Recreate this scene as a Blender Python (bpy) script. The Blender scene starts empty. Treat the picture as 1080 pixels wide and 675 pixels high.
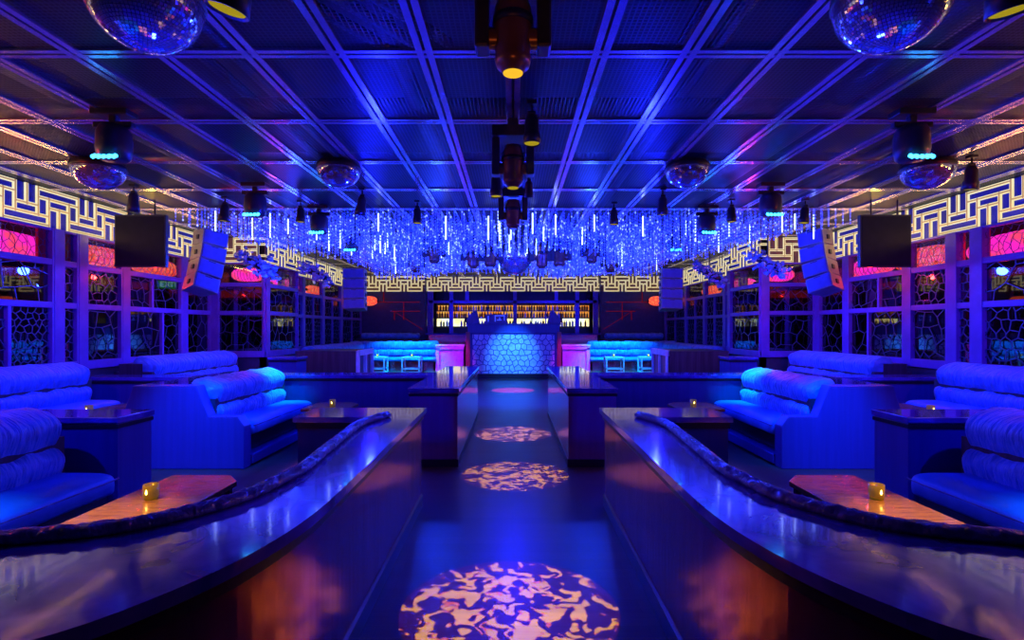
import bpy, bmesh, math, random
from mathutils import Vector, Matrix, noise
random.seed(7)
PI = math.pi
C = bpy.context.scene.collection
H = 1.65          # eye height
CEIL = 3.59

# ------------------------------------------------------------------ materials
MATS = {}
def new_mat(name):
    m = bpy.data.materials.new(name); m.use_nodes = True
    nt = m.node_tree; nt.nodes.clear()
    out = nt.nodes.new('ShaderNodeOutputMaterial')
    MATS[name] = m
    return m, nt, out
def N(nt, typ, **kw):
    n = nt.nodes.new(typ)
    for k, v in kw.items():
        if k.startswith('i_'):
            key = k[2:].replace('_', ' ')
            n.inputs[key].default_value = v
        else: setattr(n, k, v)
    return n
def pbr(name, col, rough=0.5, metal=0.0, col2=None, scale=8.0, stretch=(1,1,1), bump=0.0, bscale=None, spec=0.5, coat=0.0, ramp=(0.35,0.65), bstretch=None, distort=0.0, emit=None, estr=0.0, sheen=0.0, detail=4, bdist=0.02):
    m, nt, out = new_mat(name)
    b = N(nt, 'ShaderNodeBsdfPrincipled')
    b.inputs['Roughness'].default_value = rough; b.inputs['Metallic'].default_value = metal
    b.inputs['Specular IOR Level'].default_value = spec; b.inputs['Coat Weight'].default_value = coat
    b.inputs['Coat Roughness'].default_value = 0.03
    b.inputs['Sheen Weight'].default_value = sheen
    tc = N(nt, 'ShaderNodeTexCoord'); mp = N(nt, 'ShaderNodeMapping')
    mp.inputs['Scale'].default_value = stretch
    nt.links.new(tc.outputs['Object'], mp.inputs['Vector'])
    nz = N(nt, 'ShaderNodeTexNoise'); nz.inputs['Scale'].default_value = scale; nz.inputs['Detail'].default_value = detail
    nz.inputs['Distortion'].default_value = distort
    nt.links.new(mp.outputs['Vector'], nz.inputs['Vector'])
    cr = N(nt, 'ShaderNodeValToRGB')
    cr.color_ramp.elements[0].position = ramp[0]; cr.color_ramp.elements[1].position = ramp[1]
    c2 = col2 or tuple(min(1, c*1.25) for c in col)
    cr.color_ramp.elements[0].color = (*col, 1); cr.color_ramp.elements[1].color = (*c2, 1)
    nt.links.new(nz.outputs['Fac'], cr.inputs['Fac']); nt.links.new(cr.outputs['Color'], b.inputs['Base Color'])
    if bump:
        n2 = N(nt, 'ShaderNodeTexNoise'); n2.inputs['Scale'].default_value = bscale or scale; n2.inputs['Detail'].default_value = 3
        mp2 = N(nt, 'ShaderNodeMapping'); mp2.inputs['Scale'].default_value = bstretch or stretch
        nt.links.new(tc.outputs['Object'], mp2.inputs['Vector']); nt.links.new(mp2.outputs['Vector'], n2.inputs['Vector'])
        bp = N(nt, 'ShaderNodeBump'); bp.inputs['Strength'].default_value = bump; bp.inputs['Distance'].default_value = bdist
        nt.links.new(n2.outputs['Fac'], bp.inputs['Height']); nt.links.new(bp.outputs['Normal'], b.inputs['Normal'])
    if emit:
        b.inputs['Emission Color'].default_value = (*emit, 1); b.inputs['Emission Strength'].default_value = estr
    nt.links.new(b.outputs['BSDF'], out.inputs['Surface'])
    return m
def glow(name, col, s, col2=None, scale=6.0, ramp=(0.4,0.6), vor=False):
    m, nt, out = new_mat(name)
    e = N(nt, 'ShaderNodeEmission'); e.inputs['Strength'].default_value = s
    tc = N(nt, 'ShaderNodeTexCoord')
    if vor:
        nz = N(nt, 'ShaderNodeTexVoronoi', feature='DISTANCE_TO_EDGE'); fac = nz.outputs['Distance']
    else:
        nz = N(nt, 'ShaderNodeTexNoise'); fac = nz.outputs['Fac']
    nz.inputs['Scale'].default_value = scale
    nt.links.new(tc.outputs['Object'], nz.inputs['Vector'])
    cr = N(nt, 'ShaderNodeValToRGB'); cr.color_ramp.elements[0].position = ramp[0]; cr.color_ramp.elements[1].position = ramp[1]
    cr.color_ramp.elements[0].color = (*col, 1); cr.color_ramp.elements[1].color = (*(col2 or col), 1)
    nt.links.new(fac, cr.inputs['Fac']); nt.links.new(cr.outputs['Color'], e.inputs['Color'])
    nt.links.new(e.outputs['Emission'], out.inputs['Surface'])
    return m

M_floor = None
def floor_mat():
    m, nt, out = new_mat('dark_plank_floor')
    b = N(nt, 'ShaderNodeBsdfPrincipled'); b.inputs['Roughness'].default_value = 0.3; b.inputs['Specular IOR Level'].default_value = 0.6
    tc = N(nt, 'ShaderNodeTexCoord')
    br = N(nt, 'ShaderNodeTexBrick'); br.inputs['Scale'].default_value = 1.0
    br.inputs['Color1'].default_value = (0.125,0.085,0.045,1); br.inputs['Color2'].default_value = (0.17,0.115,0.062,1); br.inputs['Mortar'].default_value = (0.11,0.08,0.04,1)
    br.inputs['Mortar Size'].default_value = 0.003; br.inputs['Brick Width'].default_value = 1.5; br.inputs['Row Height'].default_value = 0.14
    nt.links.new(tc.outputs['Object'], br.inputs['Vector'])
    mp = N(nt, 'ShaderNodeMapping'); mp.inputs['Scale'].default_value = (1.5, 30, 1); nt.links.new(tc.outputs['Object'], mp.inputs['Vector'])
    nz = N(nt, 'ShaderNodeTexNoise'); nz.inputs['Scale'].default_value = 1.6; nz.inputs['Detail'].default_value = 5; nt.links.new(mp.outputs['Vector'], nz.inputs['Vector'])
    mx = N(nt, 'ShaderNodeMix', data_type='RGBA', blend_type='MULTIPLY'); mx.inputs['Factor'].default_value = 0.6
    nt.links.new(br.outputs['Color'], mx.inputs[6]); nt.links.new(nz.outputs['Fac'], mx.inputs[7])
    nt.links.new(mx.outputs[2], b.inputs['Base Color'])
    mr = N(nt, 'ShaderNodeMapRange'); mr.inputs[3].default_value = 0.26; mr.inputs[4].default_value = 0.40
    nt.links.new(nz.outputs['Fac'], mr.inputs[0]); nt.links.new(mr.outputs[0], b.inputs['Roughness'])
    nt.links.new(b.outputs['BSDF'], out.inputs['Surface'])
    return m
def screen_mat():   # perforated steel mesh of the ceiling tiles
    m, nt, out = new_mat('ceiling_wire_mesh')
    b = N(nt, 'ShaderNodeBsdfPrincipled'); b.inputs['Roughness'].default_value = 0.4; b.inputs['Base Color'].default_value = (0.022,0.035,0.06,1); b.inputs['Metallic'].default_value = 0.0
    t = N(nt, 'ShaderNodeBsdfTransparent'); mx = N(nt, 'ShaderNodeMixShader')
    tc = N(nt, 'ShaderNodeTexCoord'); sp = N(nt, 'ShaderNodeSeparateXYZ'); nt.links.new(tc.outputs['Object'], sp.inputs[0])
    fs = []
    for k in (0, 1):
        a = N(nt, 'ShaderNodeMath', operation='MULTIPLY'); a.inputs[1].default_value = 1/0.034; nt.links.new(sp.outputs[k], a.inputs[0])
        f = N(nt, 'ShaderNodeMath', operation='FRACT'); nt.links.new(a.outputs[0], f.inputs[0])
        l = N(nt, 'ShaderNodeMath', operation='LESS_THAN'); l.inputs[1].default_value = 0.3; nt.links.new(f.outputs[0], l.inputs[0]); fs.append(l)
    mm = N(nt, 'ShaderNodeMath', operation='MAXIMUM'); nt.links.new(fs[0].outputs[0], mm.inputs[0]); nt.links.new(fs[1].outputs[0], mm.inputs[1])
    nt.links.new(mm.outputs[0], mx.inputs[0]); nt.links.new(t.outputs[0], mx.inputs[1]); nt.links.new(b.outputs[0], mx.inputs[2])
    nt.links.new(mx.outputs[0], out.inputs['Surface'])
    return m
def glass_mat(name, tint, fac, rough=0.02):
    m, nt, out = new_mat(name)
    t = N(nt, 'ShaderNodeBsdfTransparent'); t.inputs[0].default_value = (*tint, 1)
    g = N(nt, 'ShaderNodeBsdfGlossy'); g.inputs['Roughness'].default_value = rough; g.inputs['Color'].default_value = (0.9,0.9,0.95,1)
    nz = N(nt, 'ShaderNodeTexNoise'); nz.inputs['Scale'].default_value = 1.5
    bp = N(nt, 'ShaderNodeBump'); bp.inputs['Strength'].default_value = 0.03; nt.links.new(nz.outputs['Fac'], bp.inputs['Height']); nt.links.new(bp.outputs['Normal'], g.inputs['Normal'])
    mx = N(nt, 'ShaderNodeMixShader'); mx.inputs[0].default_value = fac
    nt.links.new(t.outputs[0], mx.inputs[1]); nt.links.new(g.outputs[0], mx.inputs[2]); nt.links.new(mx.outputs[0], out.inputs['Surface'])
    return m
def honeycomb_mat():
    m, nt, out = new_mat('honeycomb_relief')
    b = N(nt, 'ShaderNodeBsdfPrincipled'); b.inputs['Roughness'].default_value = 0.35
    tc = N(nt, 'ShaderNodeTexCoord')
    mp = N(nt, 'ShaderNodeMapping'); mp.inputs['Scale'].default_value = (1, 0.0, 1.1); nt.links.new(tc.outputs['Object'], mp.inputs['Vector'])
    v = N(nt, 'ShaderNodeTexVoronoi', feature='DISTANCE_TO_EDGE'); v.inputs['Scale'].default_value = 5.2; v.inputs['Randomness'].default_value = 0.45
    nt.links.new(mp.outputs['Vector'], v.inputs['Vector'])
    cr = N(nt, 'ShaderNodeValToRGB'); e = cr.color_ramp.elements
    e[0].position = 0.03; e[0].color = (0.02,0.05,0.3,1); e[1].position = 0.09; e[1].color = (0.6,0.8,1.0,1)
    nt.links.new(v.outputs['Distance'], cr.inputs['Fac']); nt.links.new(cr.outputs['Color'], b.inputs['Base Color'])
    bp = N(nt, 'ShaderNodeBump'); bp.inputs['Strength'].default_value = 0.6; nt.links.new(v.outputs['Distance'], bp.inputs['Height']); nt.links.new(bp.outputs['Normal'], b.inputs['Normal'])
    nt.links.new(b.outputs[0], out.inputs['Surface'])
    return m

M_floor = floor_mat()
M_screen = screen_mat()
M_rail = pbr('ceiling_rail_metal', (0.62,0.58,0.72), 0.24, 0.8)
M_plenum = pbr('plenum_dark', (0.03,0.035,0.05), 0.7)
M_pipe = pbr('duct_metal', (0.16,0.18,0.22), 0.4, 0.6)
M_wall = pbr('dark_wall_paint', (0.035,0.035,0.05), 0.6)
M_wood = pbr('dark_stained_wood', (0.05,0.045,0.05), 0.28, col2=(0.09,0.08,0.09), scale=2.5, stretch=(9,9,0.5), bump=0.08)
M_panel = pbr('lacquered_wood_panel', (0.85,0.26,0.42), 0.17, 0.93, col2=(0.95,0.32,0.50), scale=2.0, stretch=(8,8,0.4), bump=0.04, spec=0.8)
M_bluewood = pbr('blue_tinted_panel', (0.045,0.06,0.28), 0.33, col2=(0.055,0.07,0.33), scale=2.0, stretch=(8,8,0.4), bump=0.012, spec=0.5)  # blue light on the wood is put into this colour
M_top = pbr('mottled_lacquer_top', (0.05,0.05,0.42), 0.10, 0.45, col2=(0.30,0.21,0.95), scale=4.0, stretch=(1,1.0,1), distort=0.6, spec=0.8, coat=0.25, ramp=(0.3,0.75))
M_edge = pbr('black_counter_edge', (0.02,0.02,0.025), 0.3)
M_paintp = pbr('painted_window_timber', (0.14,0.08,0.40), 0.38, bump=0.05, scale=5)
M_lattice = pbr('lattice_metal', (0.06,0.08,0.18), 0.35, 0.4)
M_cush = pbr('wrinkled_upholstery', (0.05,0.22,0.62), 0.3, col2=(0.14,0.38,0.90), scale=7, bump=1.0, bscale=3.6, stretch=(1,1,1), bstretch=(1.4,7,1.4), sheen=0.2, spec=0.7, bdist=0.07)
M_seat = pbr('smooth_seat_fabric', (0.04,0.20,0.62), 0.40, col2=(0.06,0.26,0.72), scale=5, bump=0.12, bscale=22)
M_roll = pbr('gathered_leather', (0.10,0.10,0.30), 0.17, col2=(0.18,0.17,0.42), scale=6, bump=1.0, bscale=26, bstretch=(1,1,0.35), spec=0.8)
M_table = pbr('polished_table_wood', (0.48,0.24,0.07), 0.2, metal=0.35, col2=(0.70,0.42,0.13), scale=3.0, stretch=(2,14,2), spec=0.7, coat=0.5, bump=0.12, bscale=14, distort=1.0)
M_leg = pbr('table_leg_metal', (0.04,0.04,0.05), 0.4, 0.5)
M_black = pbr('black_housing', (0.012,0.012,0.016), 0.38, spec=0.6)
M_black2 = pbr('grey_black_housing', (0.05,0.05,0.065), 0.3, 0.3)
M_copper = pbr('copper_black_housing', (0.22,0.10,0.07), 0.28, 0.4)
M_speaker = pbr('speaker_grille', (0.10,0.10,0.34), 0.55, bump=0.3, bscale=120)  # black grille with the blue stage light put into its colour
M_spkside = pbr('speaker_cabinet_paint', (0.22,0.22,0.22), 0.45)
M_mirror = pbr('mirror_tile', (0.72,0.84,1.0), 0.07, 0.80)
M_grout = pbr('mirror_grout', (0.05,0.05,0.07), 0.4, 0.3)
M_crystal = [pbr('crystal_deep', (0.3,0.4,0.9), 0.12, 0.0, spec=1.0, emit=(0.003,0.02,1.0), estr=1.1), pbr('crystal_mid', (0.45,0.55,0.9), 0.12, 0.0, spec=1.0, emit=(0.015,0.05,1.0), estr=1.7), pbr('crystal_sparkle', (0.6,0.7,0.9), 0.12, 0.0, spec=1.0, emit=(0.13,0.20,1.0), estr=3.2)]  # emission puts blue light and random sparkles into the crystals
M_tube = glow('light_tube_glow', (0.35,0.5,1.0), 6.0)
M_led = glow('cyan_led', (0.03,0.45,1.0), 9.0)
M_amber = glow('amber_lens', (1.0,0.55,0.03), 1.0)
M_amberdim = glow('dim_amber_lens', (0.6,0.45,0.02), 0.6)
M_blueLens = glow('blue_lens', (0.03,0.06,1.0), 2.0)
M_cream = glow('cream_backlit_fret', (1.0,0.84,0.42), 0.95, col2=(1.0,0.93,0.62), scale=1.5)
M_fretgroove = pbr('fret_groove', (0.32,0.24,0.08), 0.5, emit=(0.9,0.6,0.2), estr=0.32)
M_friezebluelit = pbr('blue_lit_frieze_board', (0.01,0.02,0.30), 0.6, emit=None)  # grey board with the blue light put into its colour
M_friezewarmlit = pbr('warm_lit_frieze_board', (0.20,0.09,0.05), 0.5)  # same board with the warm light put into its colour
M_glass = glass_mat('smoked_window_glass', (0.22,0.22,0.26), 0.16)
M_clear = glass_mat('clear_transom_glass', (0.85,0.85,0.9), 0.08)
M_pink = glow('magenta_lantern_silk', (1.0,0.06,0.16), 1.7, col2=(1.0,0.02,0.50), scale=3.0, ramp=(0.4,0.55))
M_orange = glow('orange_lantern_silk', (0.9,0.04,0.04), 1.4, col2=(1.0,0.16,0.06), scale=9, ramp=(0.02,0.2), vor=True)
M_ribs = pbr('lantern_rib', (0.3,0.02,0.05), 0.6)
M_redbar = glow('red_box_glow', (1.0,0.03,0.01), 1.4)
M_redline = glow('dim_red_line', (0.8,0.01,0.02), 0.2)
M_redwall = pbr('red_door_paint', (0.8,0.03,0.02), 0.5)
M_votive = pbr('amber_votive_glass', (0.35,0.26,0.05), 0.15, emit=(0.45,0.30,0.01), estr=0.12)
M_flame = glow('candle_flame', (1.0,0.62,0.12), 12.0)
M_wax = pbr('candle_wax', (0.7,0.55,0.2), 0.6, emit=(0.8,0.4,0.02), estr=0.4)
M_honey = pbr('pale_booth_panel', (0.85,0.92,1.0), 0.35, col2=(0.45,0.6,0.95), scale=7, ramp=(.3,.7))
M_honeybar = pbr('honeycomb_bar', (0.03,0.06,0.35), 0.3)
M_pinkcab = pbr('pale_cabinet_paint', (0.7,0.3,0.75), 0.5)
M_steelwhite = pbr('white_table_frame', (0.75,0.8,0.85), 0.35)
M_backlit = glow('backlit_shelf_panel', (1.0,0.78,0.25), 1.9, col2=(0.75,1.0,0.75), scale=2.2, ramp=(0.35,0.7))
M_warmglow = glow('amber_shelf_light', (1.0,0.28,0.03), 0.8, col2=(1.0,0.5,0.1), scale=3)
M_exit = glow('exit_green', (0.02,0.5,0.08), 3.0)
M_exitw = glow('exit_letter', (0.5,1.0,0.55), 7)
M_screenface = pbr('glossy_screen', (0.01,0.01,0.02), 0.4, spec=0.15)
M_btl = [pbr('bottle_amber', (0.45,0.18,0.03), 0.1), pbr('bottle_green', (0.08,0.3,0.1), 0.1), pbr('bottle_clear', (0.6,0.62,0.6), 0.08), pbr('bottle_red', (0.4,0.05,0.03), 0.1), pbr('bottle_gold', (0.6,0.42,0.1), 0.2, 0.5)]

# ------------------------------------------------------------------ mesh helpers
class B:
    def __init__(s): s.v = []; s.f = []; s.mi = []; s.sm = []
    def add(s, vs, fs, mi=0, sm=False, mat=None):
        o = len(s.v)
        s.v += [tuple(mat @ Vector(p)) if mat else tuple(p) for p in vs]
        s.f += [tuple(i+o for i in f) for f in fs]; s.mi += [mi]*len(fs); s.sm += [sm]*len(fs)
        return s
    def box(s, a, b, mi=0, mat=None):
        x0,y0,z0 = (min(a[i],b[i]) for i in range(3)); x1,y1,z1 = (max(a[i],b[i]) for i in range(3))
        vs = [(x0,y0,z0),(x1,y0,z0),(x1,y1,z0),(x0,y1,z0),(x0,y0,z1),(x1,y0,z1),(x1,y1,z1),(x0,y1,z1)]
        return s.add(vs, [(0,3,2,1),(4,5,6,7),(0,1,5,4),(1,2,6,5),(2,3,7,6),(3,0,4,7)], mi, False, mat)
    def bar(s, p, q, w, t, mi=0, up=(0,0,1)):
        p = Vector(p); q = Vector(q); d = q-p; L = d.length
        if L < 1e-5: return s
        d.normalize(); u = Vector(up)
        if abs(d.dot(u)) > 0.99: u = Vector((1,0,0))
        a = d.cross(u).normalized(); c = a.cross(d)
        vs = []
        for e in (p, q):
            for (i, j) in ((-1,-1),(1,-1),(1,1),(-1,1)): vs.append(e + a*(w/2*i) + c*(t/2*j))
        return s.add(vs, [(0,3,2,1),(4,5,6,7),(0,1,5,4),(1,2,6,5),(2,3,7,6),(3,0,4,7)], mi)
    def tube(s, p, q, r0, r1=None, n=12, mi=0, cap=True):
        r1 = r0 if r1 is None else r1
        p = Vector(p); q = Vector(q); d = (q-p).normalized()
        u = Vector((0,0,1)) if abs(d.z) < 0.95 else Vector((1,0,0))
        a = d.cross(u).normalized(); c = a.cross(d)
        vs = [p + (a*math.cos(2*PI*k/n)+c*math.sin(2*PI*k/n))*r0 for k in range(n)] + [q + (a*math.cos(2*PI*k/n)+c*math.sin(2*PI*k/n))*r1 for k in range(n)]
        s.add(vs, [(k,(k+1)%n,n+(k+1)%n,n+k) for k in range(n)], mi, True)
        if cap:
            s.add(vs[:n], [tuple(range(n))[::-1]], mi); s.add(vs[n:], [tuple(range(n))], mi)
        return s
    def lathe(s, prof, c=(0,0,0), n=16, mi=0, mat=None):
        vs = []
        for (r, z) in prof:
            for k in range(n): vs.append((c[0]+r*math.cos(2*PI*k/n), c[1]+r*math.sin(2*PI*k/n), c[2]+z))
        fs = []
        for i in range(len(prof)-1):
            for k in range(n): fs.append((i*n+k, i*n+(k+1)%n, (i+1)*n+(k+1)%n, (i+1)*n+k))
        return s.add(vs, fs, mi, True, mat)
    def prism(s, poly, z0, z1, mi=0, mat=None):     # poly in xy, extruded in z
        n = len(poly)
        vs = [(p[0],p[1],z0) for p in poly] + [(p[0],p[1],z1) for p in poly]
        return s.add(vs, [tuple(range(n))[::-1], tuple(range(n,2*n))] + [(k,(k+1)%n,n+(k+1)%n,n+k) for k in range(n)], mi, False, mat)
    def prism_y(s, poly, y0, y1, mi=0):             # poly in xz, extruded in y
        n = len(poly)
        vs = [(p[0],y0,p[1]) for p in poly] + [(p[0],y1,p[1]) for p in poly]
        return s.add(vs, [tuple(range(n)), tuple(range(n,2*n))[::-1]] + [(k,n+k,n+(k+1)%n,(k+1)%n) for k in range(n)], mi)
    def build(s, name, mats, parent=None, bevel=0, loc=None, rot=None):
        me = bpy.data.meshes.new(name); me.from_pydata(s.v, [], s.f)
        if not isinstance(mats, (list, tuple)): mats = [mats]
        for m in mats: me.materials.append(m)
        me.polygons.foreach_set('material_index', s.mi); me.polygons.foreach_set('use_smooth', s.sm)
        me.update()
        bm = bmesh.new(); bm.from_mesh(me); bmesh.ops.recalc_face_normals(bm, faces=bm.faces); bm.to_mesh(me); bm.free()
        o = bpy.data.objects.new(name, me); C.objects.link(o)
        if parent: o.parent = parent
        if loc: o.location = loc
        if rot: o.rotation_euler = rot
        if bevel:
            md = o.modifiers.new('b', 'BEVEL'); md.width = bevel; md.segments = 2; md.limit_method = 'ANGLE'
        return o
def tag(o, label, cat, group=None, kind=None):
    o['label'] = label; o['category'] = cat
    if group: o['group'] = group
    if kind: o['kind'] = kind
    return o
def empty(name, label, cat, loc=(0,0,0), rot=(0,0,0), group=None):
    o = bpy.data.objects.new(name, None); C.objects.link(o); o.location = loc; o.rotation_euler = rot
    o.empty_display_size = 0.1
    return tag(o, label, cat, group)
def struct(o, label=None):
    o['kind'] = 'structure'
    if label: o['label'] = label
    return o
def copy_tree(o, parent=None):
    c = o.copy(); C.objects.link(c); c.parent = parent
    if parent: c.matrix_parent_inverse = o.matrix_parent_inverse
    for ch in list(o.children): copy_tree(ch, c)
    return c
SIDE = {-1: 'left', 1: 'right'}

# ------------------------------------------------------------------ room shell
b = B(); b.box((-8.2,-4,-0.1),(8.2,22.6,0)); struct(b.build('floor', M_floor))
b = B(); b.add([(-6.45,-4,CEIL),(6.45,-4,CEIL),(6.45,20.4,CEIL),(-6.45,20.4,CEIL)], [(0,3,2,1)])
ceil = struct(b.build('ceiling', M_screen))
b = B()
xs = [0.615*k for k in range(-11, 12)]; ys = [0.07+1.22*k for k in range(-3, 17)]
for x in xs:
    if abs(x) > 6.5: continue
    for s in (-1, 1):
        xa, xb = (x+0.011, x+0.058) if s > 0 else (x-0.058, x-0.011)
        b.box((xa,-3.9,CEIL-0.022),(xb,20.3,CEIL-0.002))
for y in ys:
    for s in (-1, 1):
        ya, yb = (y+0.011, y+0.052) if s > 0 else (y-0.052, y-0.011)
        b.box((-6.4,ya,CEIL-0.018),(6.4,yb,CEIL-0.003))
struct(b.build('trim_1', M_rail))
b = B(); b.box((-8.2,-4,4.5),(8.2,22.6,4.6)); struct(b.build('ceiling_slab', M_plenum))
b = B()
for (x, z, r) in ((-4.6,4.1,.14),(-2.9,4.2,.06),(-2.6,4.2,.05),(-1.0,4.0,.10),(1.5,4.15,.06),(1.8,4.15,.06),(3.4,4.1,.16),(5.2,4.15,.08)):
    b.tube((x,-3.8,z),(x+0.0,20,z),r,n=12)
for (y, z, r) in ((1.8,3.95,.05),(3.2,4.3,.06),(5.6,3.95,.12),(8.2,4.3,.06),(11,3.95,.1)):
    b.tube((-6.3,y,z),(6.3,y+0.0,z),r,n=12)
b.tube((-3.2,1.2,3.9),(-0.9,4.4,3.9),.045); b.tube((-3.0,1.1,3.9),(-0.7,4.3,3.9),.045); b.tube((-2.8,1.0,3.9),(-0.5,4.2,3.9),.045)
tag(b.build('ceiling_ducts', M_pipe), 'dim service pipes and ducts running above the mesh ceiling', 'ductwork')

# ------------------------------------------------------------------ fret frieze
def frieze(name, label, P, ang, W, s, z0, z1, back, off=0, thick=0.05):
    """P start, ang direction of u; local u->x, local y- = into room"""
    root = empty(name, label, 'lattice frieze', (P[0],P[1],0), (0,0,ang), group='lit fret friezes around the room')
    b = B(); b.box((0,0.0,z0),(W,thick,z1)); b.build('backing_panel', back, root)
    Hh = z1-z0; bw = min(0.046, s*0.34)
    f = B()
    def hb(u0,u1,v):
        u0 = max(u0,0); u1 = min(u1,W)
        if u1-u0 < 0.01: return
        zc = z1 - v*(Hh-bw) - bw/2
        f.box((u0,-0.02,zc-bw/2),(u1,-0.001,zc+bw/2),0); f.box((u0,-0.026,zc-bw*0.2),(u1,-0.0195,zc+bw*0.2),1)
    def vb(u,v0,v1):
        if u < bw/2 or u > W-bw/2: return
        za = z1 - v0*(Hh-bw); zb = z1 - v1*(Hh-bw) - bw
        f.box((u-bw/2,-0.021,zb),(u+bw/2,-0.001,za),0); f.box((u-bw*0.2,-0.027,zb),(u+bw*0.2,-0.0205,za),1)
    n = int(W/(6*s))+2
    for k in range(-1, n):
        a = (k*6+off)*s
        vb(a,.25,1); vb(a+s,0,.75); vb(a+2*s,0,.5); vb(a+3*s,0,.75); vb(a+4*s,.25,1); vb(a+5*s,.5,1)
        hb(a+s,a+3*s,.5); hb(a,a+4*s,.75); hb(a,a+4*s,1)
        hb(a+3*s,a+7*s,0); hb(a+3*s,a+7*s,.25); hb(a+4*s,a+6*s,.5)
    f.build('fretwork', [M_cream, M_fretgroove], root)
    return root
FZ0, FZ1 = 3.045, 3.575
for sd in (-1, 1):
    n = SIDE[sd]
    def FR(label, p0, p1, back, s=.166, off=0, z0=FZ0, z1=FZ1):
        # direction so that room is at local -y ; room side is to the right when walking p0->p1 if ang chosen
        d = Vector((p1[0]-p0[0], p1[1]-p0[1])); ang = math.atan2(d.y, d.x)
        frieze('lattice_frieze', label, p0, ang, d.length, s, z0, z1, back, off)
    def seg(pa, pb):   # on the left side, walking toward +Y keeps the room at local -y ; mirrored on the right walks back
        return ((pa[0]*-sd if False else pa[0]*(-sd)*-1, pa[1]), pb)
    def S(label, a, c, back, off=0):
        a = (a[0]*-sd*-1, a[1]) ; c = (c[0]*-sd*-1, c[1])
        # a,c given with positive X magnitude ; multiply by sd
        if sd < 0: FR(label, a, c, back, off=off)
        else: FR(label, c, a, back, off=off)
    S('long cream fret frieze on board coloured for blue light above the nearest %s windows' % n, (6.45,0.5), (6.45,11.27), M_friezebluelit, off=1.3 if sd<0 else 1.6)
    S('gold fret frieze turned to face the camera beside the %s portal' % n, (6.42,11.3), (5.27,11.3), M_friezewarmlit, off=0)
    S('short cream fret frieze over the %s projecting portal' % n, (5.29,11.3), (5.29,13.0), M_friezebluelit, off=0)
    S('far cream fret frieze along the %s wall behind the portal' % n, (5.7,13.0), (5.7,19.85), M_friezebluelit, off=0)
    # back wall pieces
    x0, x1 = (-5.66,-3.3) if sd < 0 else (3.3,5.66)
    frieze('lattice_frieze', 'gold fret frieze on the back wall just %s of the bar' % n, (x0,19.9), 0, x1-x0, .132, 3.02, 3.60-.012, M_friezewarmlit, off=1)
frieze('lattice_frieze', 'long gold fret frieze centred above the back bar', (-3.3,20.2), 0, 6.6, .132, 3.05, 3.585, M_friezewarmlit, off=0.4)

# ------------------------------------------------------------------ walls + windows
wcount = [0]
def hexlattice(b, u0, u1, v0, v1, cell, r=0.006, y=-0.0, seed=0):
    rnd = random.Random(seed)
    w = cell; hh = cell*0.577
    pts = {}
    def P(i, j, t):
        key = (i, j, t)
        if key not in pts:
            cx = u0 + (i + 0.5*(j % 2))*w; cz = v0 + j*hh*1.5
            zz = cz + (hh if t == 0 else hh*0.5); xx = cx + (0 if t == 0 else w/2)
            pts[key] = (xx + rnd.uniform(-.22,.22)*w, zz + rnd.uniform(-.22,.22)*w)
        return pts[key]
    def clip(p, q):
        t0, t1 = 0.0, 1.0; dx = q[0]-p[0]; dz = q[1]-p[1]
        for (pp, qq) in ((-dx, p[0]-u0), (dx, u1-p[0]), (-dz, p[1]-v0), (dz, v1-p[1])):
            if abs(pp) < 1e-9:
                if qq < 0: return None
                continue
            t = qq/pp
            if pp < 0: t0 = max(t0, t)
            else: t1 = min(t1, t)
        if t0 >= t1: return None
        return ((p[0]+dx*t0, p[1]+dz*t0), (p[0]+dx*t1, p[1]+dz*t1))
    nu = int((u1-u0)/w)+2; nv = int((v1-v0)/(hh*1.5))+2
    for j in range(-1, nv):
        for i in range(-1, nu):
            top = P(i,j,0); ur = P(i,j,1)            # top vertex and upper right vertex
            ul = P(i-1,j,1)
            ji = i if (j % 2 == 0) else i+1
            # vertical edge from upper-right down to lower-right : lower-right = top of (.., j-1)
            lr = P(i if j % 2 == 0 else i+1, j-1, 0)
            for (p, q) in ((top,ur),(ul,top),(ur,lr)):
                c = clip(p, q)
                if c: b.bar((c[0][0],y,c[0][1]),(c[1][0],y,c[1][1]), r*2, r*1.6, up=(0,1,0))
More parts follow.
